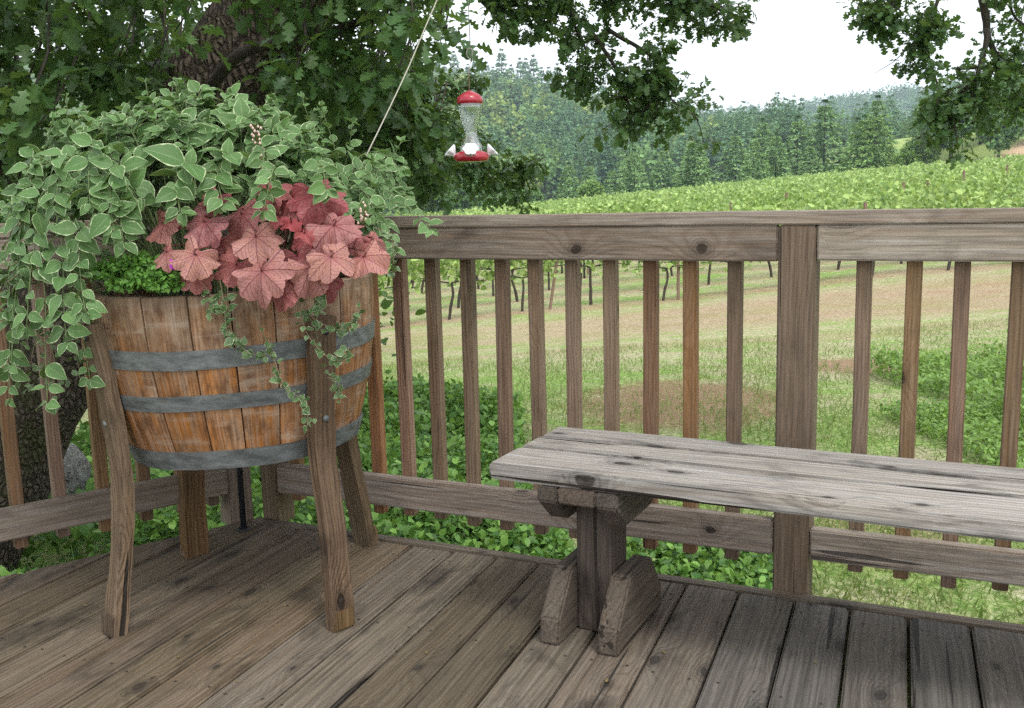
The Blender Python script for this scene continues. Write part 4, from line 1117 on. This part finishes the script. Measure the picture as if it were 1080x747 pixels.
# ------------------------------------------------------------------ weeds, grass
def cover(regions, tmpl, mat, name, label, cat=None):
    parts = []
    for (x0, x1, y0, y1, n, size, h) in regions:
        x = rng.uniform(x0, x1, n); y = rng.uniform(y0, y1, n)
        ok = ((x-P0.x)*nb.x+(y-P0.y)*nb.y < -.10) | ((x-PL.x)*nlo.x+(y-PL.y)*nlo.y > .10)
        x, y = x[ok], y[ok]
        bump_ = .5+.5*np.sin(x*3.1+np.cos(y*2.3)*1.5)*np.cos(y*2.7+1)
        hh = h*(.35+.65*bump_)
        z = height(x, y)+rng.random(len(x))**.6*hh
        n2 = len(x)
        parts.append(scatter(tmpl, np.stack([x, y, z], 1), rv(n2)+np.array([0, 0, .1]), np.array([0, -.25, 1.])+rv(n2)*.45, size*rng.uniform(.6, 1.3, n2)))
    o = leafobj(name, parts, mat); tag(o, label, cat, kind='stuff'); return o
cover([(-1.9, .1, 2.9, 4.4, 15000, .046, .42), (-1.9, .05, 4.4, 6.4, 16000, .046, .55), (-2.4, .05, 6.4, 8.3, 15000, .055, .55), (.05, 1.15, 2.9, 4.5, 13000, .040, .24), (-.3, .25, 4.4, 5.8, 3500, .045, .3),
       (-5.5, -1.5, 2.4, 4.4, 14000, .046, .42), (-3.2, -1.6, 3.0, 4.15, 6000, .04, .42), (-2.75, -1.85, 3.4, 4.2, 6500, .04, .62), (-5, -1.7, 4.6, 7.5, 9000, .06, .5)],
      T_sm, M_cover, 'ground_cover', 'lush bright green leafy weeds growing thick beside the deck', 'weeds')
cover([(3.7, 7.8, 6.9, 10.6, 30000, .042, .34), (3.0, 4.9, 5.7, 8.0, 13000, .034, .14), (4.2, 6.8, 6.0, 7.6, 8000, .04, .25)],
      T_sm, M_light, 'ground_cover', 'light green scrubby growth on the bank at the right behind the railing', 'weeds')
# grass tufts on the lawn
n = 90000
yy = 3.0+12.0*rng.random(n)**1.35; xx = rng.uniform(-.35, .68, n)*(yy+1.0)
g1 = np.sin(xx*1.9+yy*.8)*np.cos(yy*1.3-xx*.6)+rng.normal(size=n)*.5
ok = ((xx-P0.x)*nb.x+(yy-P0.y)*nb.y < -.08) & (g1 > -.35)
xx, yy = xx[ok], yy[ok]; n = len(xx)
sc = rng.uniform(.035, .085, n); 
gd = np.array([0, 0, 1.])+rv(n)*.5; gd[:, 2] = np.abs(gd[:, 2])
gr = leafobj('grass', [scatter(T_blade, np.stack([xx, yy, height(xx, yy)-.005], 1), gd, rv(n), np.stack([sc, sc*1.6, sc], 1))], M_grass)
tag(gr, 'short patchy green and dry grass on the lawn', 'grass', kind='stuff')
# long grass against the left of the deck
n = 9000
xx = rng.uniform(-4.2, -1.0, n); yy = rng.uniform(2.4, 4.4, n); ok = ((xx-PL.x)*nlo.x+(yy-PL.y)*nlo.y > .06); xx, yy = xx[ok], yy[ok]; n = len(xx)
sc = rng.uniform(.12, .32, n); gd = np.array([0, 0, 1.])+rv(n)*.35; gd[:, 2] = np.abs(gd[:, 2])
lg = leafobj('long_grass', [scatter(T_blade, np.stack([xx, yy, height(xx, yy)-.005], 1), gd, rv(n), np.stack([sc, sc*.5, sc], 1))], leafmat('long_grass_blade', (C(.05, .12, .03), C(.12, .22, .05)), .3))
tag(lg, 'long dark green grass below the left railing', 'grass', kind='stuff')

# ------------------------------------------------------------------ shrubs and small trees behind the oak
def bush(name, label, cat, c, r_, n, size, mat, tmpl=T_sm, trunk=True, group=None):
    z0 = hz(c[0], c[1]); e = empty(name, (c[0], c[1], z0), label, cat, group)
    parts = []
    k = 14
    for i in range(k):
        d = rng.normal(size=3); d /= np.linalg.norm(d); d[2] = abs(d[2])*.9
        cc = np.array([c[0], c[1], z0+r_[2]*.55])+d*np.array(r_)*.62*np.array([1, 1, .8])
        rr = np.array(r_)*rng.uniform(.28, .46)
        dd = rng.normal(size=(n//k, 3)); dd /= np.linalg.norm(dd, axis=1, keepdims=True)
        q = rng.random(n//k)**.4
        parts.append(scatter(tmpl, cc+dd*rr*q[:, None], dd*.5+rv(n//k)*.7, dd*.6+np.array([0, 0, .8])+rv(n//k)*.4, size*rng.uniform(.6, 1.3, n//k)))
    leafobj('foliage', parts, mat, e)
    sp = []
    for i in range(5):
        a_ = random.uniform(0, 6.28); t_ = Vector((c[0]+math.cos(a_)*r_[0]*.5, c[1]+math.sin(a_)*r_[1]*.5, z0+r_[2]*random.uniform(.8, 1.3)))
        b_ = Vector((c[0], c[1], z0-.05)); sp.append((smooth_path([b_, b_.lerp(t_, .5)+Vector((0, 0, .1)), t_], 6), list(np.linspace(.015*r_[2], .004*r_[2], 7))))
    tubes('stems', sp, M_twig, e, 6)
    return e
bush('shrub', 'dark dense shrub behind the oak trunk at the far left edge', 'shrub', (-4.6, 7.2), (1.5, 1.2, 1.7), 5200, .09, M_hedge)
bush('shrub', 'dark shrub seen through the gap above the barrel plants, behind the oak', 'shrub', (-2.3, 8.2), (1.5, 1.2, 1.9), 5200, .09, M_hedge)
bush('shrub', 'leafy green shrub beyond the cord, left of the bird feeder', 'shrub', (-2.9, 10.5), (1.5, 1.1, 2.0), 4600, .10, M_hedge)
bush('small_tree', 'bright yellow-green small tree between the oak and the bird feeder', 'tree', (-3.6, 17.5), (2.1, 1.4, 3.1), 5200, .14, M_light)
bush('small_tree', 'bright green small tree low behind the oak on the left', 'tree', (-7.5, 15.0), (2.4, 2.0, 2.6), 5200, .15, M_light)

# ------------------------------------------------------------------ vineyard
def vine_variant(seed):
    r_ = np.random.default_rng(seed); n = 270
    x = r_.uniform(-.95, .95, n); y = r_.normal(0, .22, n); z = .85+r_.random(n)**.8*.95+.1*np.sin(x*5+seed)
    low = r_.random(n) < .12; z[low] -= .25
    p = np.stack([x, y, z], 1)
    fol = scatter(T_vine, p, rv(n)+np.array([0, 0, -.2]), np.array([0, -.5, .8])+rv(n)*.5, .135*r_.uniform(.6, 1.25, n))
    me = np_mesh('foliage', fol[0], fol[1], fol[2], False, {'rnd': fol[3]}); me.materials.append(M_vine)
    bend = r_.uniform(-.18, .18)
    sp = [(smooth_path([(0, 0, -.05), (bend*.4, 0, .3), (bend, .02, .6), (bend*.7, 0, .88)], 10), list(np.linspace(.040, .028, 11))),
          (smooth_path([(bend*.7, 0, .86), (.45, 0, .93), (.9, 0, .9)], 6), list(np.linspace(.02, .008, 7))), (smooth_path([(bend*.7, 0, .86), (-.4, 0, .93), (-.9, 0, .9)], 6), list(np.linspace(.02, .008, 7)))]
    VV = []; FF = []; BB = []; o = 0
    for i, (pts_, rad2) in enumerate(sp):
        V, F, bc = tube_arrays(pts_, rad2, 7, .18, seed+i); VV.append(V); FF += [tuple(q+o for q in f) for f in F]; BB.append(bc); o += len(V)
    mt = mesh_from('trunk', np.concatenate(VV), FF, np.concatenate(BB)); mt.materials.append(M_vtrunk)
    return me, mt
VAR = [vine_variant(s_) for s_ in range(6)]
stake_me = beam_mesh('trellis_post', 1.9, .07, .07, bev=.008); stake_me.materials.append(M_stake)
nv = 0
ORD = ['first', 'second', 'third', 'fourth', 'fifth', 'sixth', 'seventh', 'eighth', 'ninth', 'tenth', 'eleventh', 'twelfth', 'thirteenth', 'fourteenth']
BPX = [419, 453, 489, 525, 563, 601, 641, 683, 727, 774, 840, 911, 963, 1016, 1074]
seen_labels = {}
def near_label(x, y):
    px = CX+x/y*FPX*1.012
    k_ = sum(1 for b in BPX if b < px)
    if k_ == 0: l = 'grapevine of the nearest row hidden behind the barrel and its plants' if px > 250 else 'grapevine of the nearest row far left behind the oak'
    elif k_ >= 15: l = 'grapevine of the nearest row at the right edge of the picture'
    elif BPX[k_-1] == 840: l = 'nearest-row grapevine seen just right of the wide railing post'
    elif k_ < 15 and BPX[k_] == 840: l = 'nearest-row grapevine seen just left of the wide railing post'
    elif k_ < 10: l = 'nearest-row grapevine seen right of the %s baluster from the barrel' % ORD[k_-1]
    else: l = 'nearest-row grapevine right of the %s baluster after the wide post' % ORD[k_-12]
    seen_labels[l] = seen_labels.get(l, 0)+1
    if seen_labels[l] > 1: l = 'right-hand one of two: '+l.replace('nearest-row grapevine ', 'nearest-row vine ')
    return l
def vine(x, y, label, group):
    v = VAR[random.randrange(6)]; z = hz(x, y)
    e = empty('grapevine', (x, y, z), label, 'grapevine', group)
    e.rotation_euler.z = random.choice((0, math.pi))+random.uniform(-.1, .1); s_ = random.uniform(.88, 1.12); e.scale = (s_, s_, s_)
    for nm, me_ in (('foliage', v[0]), ('trunk', v[1])):
        o = bpy.data.objects.new(nm, me_); COL.objects.link(o); o.parent = e
    return e
rows = [24.5+2.6*i for i in range(27)]
k = 0
for ri, y in enumerate(rows[:9]):
    x = -.17*y-1+random.uniform(0, .6)
    while x < .56*y+1:
        if ri == 0: vine(x, y+random.uniform(-.1, .1), near_label(x, y), 'grapevines in the nearest row')
        else: vine(x, y+random.uniform(-.1, .1), 'yellow-green grapevine in the rows behind the nearest row', 'grapevines in the rows behind')
        nv += 1; x += 1.75*random.uniform(.92, 1.08)
for i, x in enumerate([-3.6, .95, 4.1, 8.6, 13.0]):
    o = bpy.data.objects.new('trellis_post', stake_me); COL.objects.link(o); o.location = (x, 24.35, hz(x, 24.35)-.05)
    o.rotation_euler = (random.uniform(-.03, .03), -math.pi/2+(.16 if i == 1 else random.uniform(-.03, .03)), 0)
    tag(o, ('leaning trellis post' if i == 1 else 'brown trellis post')+' '+near_label(x, 24.35).replace('nearest-row grapevine ', '').replace('grapevine of the nearest row ', '').replace(' after the wide post', ' past the wide post').replace('right-hand one of two: ', '').replace('nearest-row vine ', '').replace('grapevine of the nearest row ', ''), 'post', 'trellis posts')
for q_, (x, ri) in enumerate([(2.5, 3), (6.5, 2), (9.5, 4), (12.5, 3), (15.5, 5), (18.0, 6), (11.0, 6), (21.0, 7)]):
    o = bpy.data.objects.new('trellis_post', stake_me); COL.objects.link(o); y = rows[ri]-.2; o.location = (x, y, hz(x, y)+.12)
    o.rotation_euler = (random.uniform(-.03, .03), -math.pi/2+random.uniform(-.04, .04), 0)
    tag(o, 'brown post top standing out of the vine leaves behind the nearest row', 'post', 'posts among the rows behind')
print('vines', nv)
P_ = []
for y in rows[9:]:
    x0, x1 = -.17*y-2, min(.56*y+3, 60); n = int((x1-x0)*75)
    x = rng.uniform(x0, x1, n); yy = y+rng.normal(0, .28, n); z = height(x, yy)+.75+1.05*rng.random(n)**.6+.12*np.sin(x*3.3+y)
    keep = ~((x > 38) & (yy > 84)); x, yy, z = x[keep], yy[keep], z[keep]; n = len(x)
    P_.append(scatter(T_vine, np.stack([x, yy, z], 1), rv(n), np.array([0, -.5, .8])+rv(n)*.5, .18*rng.uniform(.6, 1.25, n)))
o = leafobj('far_vines', P_, M_vine); tag(o, 'bright yellow-green far vine rows merging into one slope below the firs', 'vineyard', kind='stuff')

# ------------------------------------------------------------------ firs, hill forest
def conifer_arr(h, r_, n, seed, size=.55, tmpl=T_need):
    q = np.random.default_rng(seed)
    t = q.random(n)**.75; lay = np.round(t*11+.35*np.sin(q.random(n)*0+t*40))/11; t = np.clip(.45*t+.55*lay, 0, 1)
    ang = q.random(n)*2*math.pi; lobe = 1+.28*np.sin(ang*3+seed)+.18*np.sin(ang*5+t*9)
    rr = r_*(1-t)**.85*lobe*(.55+.45*q.random(n)**.5)+.06
    z = h*(.06+.94*t)-rr*.22
    p = np.stack([rr*np.cos(ang), rr*np.sin(ang), z], 1)
    d = np.stack([np.cos(ang), np.sin(ang), -.25+q.normal(0, .25, n)], 1)+q.normal(0, .3, (n, 3))
    nn = np.stack([np.cos(ang)*.4, np.sin(ang)*.4, np.ones(n)], 1)+q.normal(0, .35, (n, 3))
    return p, d, nn, size*q.uniform(.6, 1.3, n)*(1.15-.75*t)
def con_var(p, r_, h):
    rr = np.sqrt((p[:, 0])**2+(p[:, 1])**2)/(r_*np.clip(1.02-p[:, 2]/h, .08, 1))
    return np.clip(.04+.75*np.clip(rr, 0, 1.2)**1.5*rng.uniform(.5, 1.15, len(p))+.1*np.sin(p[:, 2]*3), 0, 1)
def conifer_mesh(seed, h=10., r_=2.6, n=1700, size=.62):
    p, d, nn, s_ = conifer_arr(h, r_, n, seed, size)
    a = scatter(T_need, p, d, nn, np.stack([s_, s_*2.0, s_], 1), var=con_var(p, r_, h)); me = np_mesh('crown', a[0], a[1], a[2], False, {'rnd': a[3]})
    V, F, bc = tube_arrays([(0, 0, -.3), (0, 0, h*.5), (0, 0, h*.97)], [.2, .12, .02], 7)
    mt = mesh_from('trunk', V, F, bc); mt.materials.append(M_twig); return me, mt
FV = []
for s_ in range(5):
    me_, mt = conifer_mesh(s_+20, 10, 3.1+.3*(s_ % 3), 2600); me_.materials.append(M_con[1] if s_ == 4 else M_belt); FV.append((me_, mt))
def tree_inst(name, meshes, x, y, s_, label, cat, group, zs_=1.):
    e = empty(name, (x, y, hz(x, y)-.2), label, cat, group); e.rotation_euler.z = random.random()*6.28; e.scale = (s_, s_, s_*zs_)
    for nm, mm in (('crown', meshes[0]), ('trunk', meshes[1])):
        o = bpy.data.objects.new(nm, mm); COL.objects.link(o); o.parent = e
    return e
def px2x(px, Y): return (px-CX)/FPX*Y
# tree line above the vineyard (top heights follow the photograph)
tops = [(420, 190), (470, 185), (520, 175), (560, 170), (600, 165), (640, 160), (690, 150), (735, 138), (760, 128), (800, 118), (850, 114), (890, 104), (920, 97), (945, 104), (965, 118), (990, 128)]
for row, (Y, n) in enumerate(((101, 15), (114, 16))):
    for i in range(n):
        px = 440+(985-440)*(i+random.random())/n
        if px < 640 and row == 0 and random.random() < .5: continue
        ty = np.interp(px, [a_ for a_, b_ in tops], [b_ for a_, b_ in tops])+random.choice((-4, 0, 2, 8, 16, 24))+random.uniform(-3, 5)+(0 if row else 6)
        x = px2x(px, Y); zt = at(px, ty, Y).z; h_ = zt-hz(x, Y)
        s_ = max(.45, h_/10)
        v = 4 if (abs(px-915) < 14 and row == 0) else random.randrange(4)
        tree_inst('fir_tree', FV[v], x, Y+random.uniform(-3, 3), s_*.95, 'dense green fir in the belt of firs along the top of the vineyard', 'fir tree', 'firs along the vineyard edge', random.uniform(.95, 1.1))
def dec_mesh(seed, n=1500, size=.8):
    q = np.random.default_rng(seed); P = []; D = []
    for i in range(12):
        d = q.normal(size=3); d /= np.linalg.norm(d); d[2] = d[2]*.7+.1
        c = np.array([0, 0, 5.8])+d*np.array([2.6, 2.6, 2.8]); rr = q.uniform(1.1, 1.9)
        dd = q.normal(size=(n//12, 3)); dd /= np.linalg.norm(dd, axis=1, keepdims=True)
        P.append(c+dd*rr*q.random(n//12)[:, None]**.35); D.append(dd)
    P = np.concatenate(P); D = np.concatenate(D); m_ = len(P)
    a = scatter(T_quad, P, D+q.normal(size=(m_, 3))*.6, D*.6+np.array([0, 0, .8])+q.normal(size=(m_, 3))*.4, size*q.uniform(.5, 1.2, m_))
    me = np_mesh('crown', a[0], a[1], a[2], False, {'rnd': a[3]})
    V, F, bc = tube_arrays([(0, 0, -.3), (.1, 0, 3), (.2, .1, 6.5)], [.3, .22, .06], 7)
    mt = mesh_from('trunk', V, F, bc); mt.materials.append(M_twig); return me, mt
DV = []
for s_ in range(4):
    me_, mt = dec_mesh(s_+50, 2400, .62); me_.materials.append(M_dec[0] if s_ < 3 else M_light); DV.append((me_, mt))
BL_LAB = {985: 'rounded dark tree touching the right end of the firs, left of the hanging oak tip', 1000: 'rounded dark tree directly behind the hanging oak tip',
          1030: 'tall rounded tree just right of the hanging oak tip', 1062: 'tallest rounded tree near the right edge of the photo', 1095: 'rounded tree cut by the right edge of the photo, behind the others',
          1050: 'smaller rounded tree low in front of the tall ones above the farm track', 1078: 'small rounded tree beside the farm track at the right edge'}
for i, (px, Y, ty, v) in enumerate([(1000, 96, 95, 0), (1030, 99, 80, 1), (1062, 104, 75, 2), (985, 104, 115, 1), (1095, 108, 70, 0), (1050, 92, 112, 1), (1078, 95, 120, 2)]):
    x = px2x(px, Y); h_ = at(px, ty, Y).z-hz(x, Y)
    tree_inst('broadleaf_tree', DV[v], x, Y, max(.4, h_/9.6), BL_LAB[px], 'tree', 'broadleaf trees at the right of the firs')
for px, Y, ty, v in [(628, 97, 187, 3), (955, 97, 150, 3), (975, 97, 138, 3), (500, 95, 178, 1), (470, 93, 190, 2), (560, 97, 192, 0), (445, 90, 175, 3)]:
    x = px2x(px, Y); h_ = at(px, ty, Y).z-hz(x, Y)
    tree_inst('broadleaf_tree', DV[v], x, Y, max(.3, h_/9.6), {628: 'pale rounded bush-like tree at the foot of the fir belt', 955: 'yellow-green rounded tree beside the right end of the fir belt', 975: 'lighter green rounded tree at the right end of the firs, near the hanging oak spray',
        500: 'rounded green tree directly below the bird feeder at the foot of the hill', 470: 'rounded green tree just left of the bird feeder at the foot of the hill', 560: 'low rounded green tree right of the bird feeder at the vineyard edge', 445: 'pale green rounded tree furthest left at the vineyard edge'}.get(px, 'rounded green tree at the left foot of the hill behind the bird feeder'), 'tree', None if px in (628, 955, 975) else 'rounded trees at the left foot of the hill')
# hill forest
hill_ind = 0
def hill_pt():
    y = 135+290*rng.random()**.9; x = rng.uniform(-.30, .62)*y*1.0; return x, y
parts_c = []; parts_d = []; parts_y = []
for i in range(2300):
    x, y = hill_pt()
    if y < 185 and x < 70: continue
    if x > 60 and y < 150: continue
    kind = rng.random(); px = CX+x/y*FPX
    yel = mnoise.noise(Vector((x*.018, y*.018, 2.2))) > .05 and px < 760
    h_ = rng.uniform(9, 14)*(1 if x < 70 else .9)
    z = hz(x, y)-.5
    n_ = int(np.clip(50000/y, 120, 300))
    if yel and kind < .75 or kind < .25:
        dd = rng.normal(size=(n_, 3)); dd /= np.linalg.norm(dd, axis=1, keepdims=True); dd[:, 2] *= .9
        rr = rng.uniform(3.0, 4.6); p = np.array([x, y, z+h_*.45])+dd*np.array([rr, rr, h_*.36])*(rng.random(n_)**.35)[:, None]*(1+.25*np.sin(dd[:, :1]*6+i))
        a = scatter(T_quad, p, rv(n_), dd*.5+np.array([0, 0, .8])+rv(n_)*.4, np.clip(y/230, .8, 1.4)*rng.uniform(.6, 1.3, n_), var=np.clip(rng.random()*.6+rng.random(n_)*.4, 0, 1))
        (parts_y if (yel and kind < .4) else parts_d).append(a)
    else:
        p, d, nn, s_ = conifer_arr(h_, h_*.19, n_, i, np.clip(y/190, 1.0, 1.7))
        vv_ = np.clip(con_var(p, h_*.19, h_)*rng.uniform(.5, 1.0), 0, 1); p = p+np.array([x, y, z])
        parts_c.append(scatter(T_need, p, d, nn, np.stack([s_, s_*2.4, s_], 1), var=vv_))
for nm, pr, mt, lab in (('hill_forest', parts_c, M_con[0], 'dark conifer forest covering the hazy hill behind the feeder'), ('hill_forest', parts_d, M_dec[0], 'green broadleaf trees mixed through the hill forest'), ('hill_forest', parts_y, M_dec[1], 'yellow-green broadleaf patches on the hillside behind the feeder')):
    o = leafobj(nm, pr, mt); tag(o, lab, 'forest', kind='stuff')
# single firs standing up on the ridge line
me_, mt = conifer_mesh(77, 10, 1.9, 900, .8); me_.materials.append(M_con[0])
for i in range(34):
    px = 470+i*8.3+random.uniform(-3, 3); Y = random.uniform(385, 415); x = px2x(px, Y)
    tree_inst('fir_tree', (me_, mt), x, Y, random.uniform(1.3, 2.1), 'tall pointed fir standing out on the hill skyline right of the feeder', 'fir tree', 'firs on the hill skyline')
# farthest ridge
parts_f = []
for i in range(1500):
    y = rng.uniform(640, 930); x = rng.uniform(.08, .62)*y; h_ = rng.uniform(14, 22); n_ = 42
    p, d, nn, s_ = conifer_arr(h_, h_*.26, n_, i+9000, 4.0); p = p+np.array([x, y, hz(x, y)-1])
    parts_f.append(scatter(T_need, p, d, nn, np.stack([s_, s_*2.8, s_], 1), var=np.full(n_, rng.random())))
o = leafobj('far_forest', parts_f, M_con[0]); tag(o, 'blue-grey hazy forest on the farthest ridge above the firs', 'forest', kind='stuff')

# ------------------------------------------------------------------ haze
t = NT('haze_air')
pv = t.n('VolumePrincipled', {'Color': C(.72, .86, 1.0), 'Density': .00046, 'Anisotropy': .2})
t.t.links.new(pv.outputs[0], t.out.inputs[1])
bm = bmesh.new(); bmesh.ops.create_cube(bm, size=1)
for v in bm.verts: v.co = Vector((v.co.x*3100, v.co.y*1500+672+5, v.co.z*170+75))
me = bpy.data.meshes.new('haze'); bm.to_mesh(me); bm.free()
hzb = link('haze', me, t.m); tag(hzb, kind='stuff')
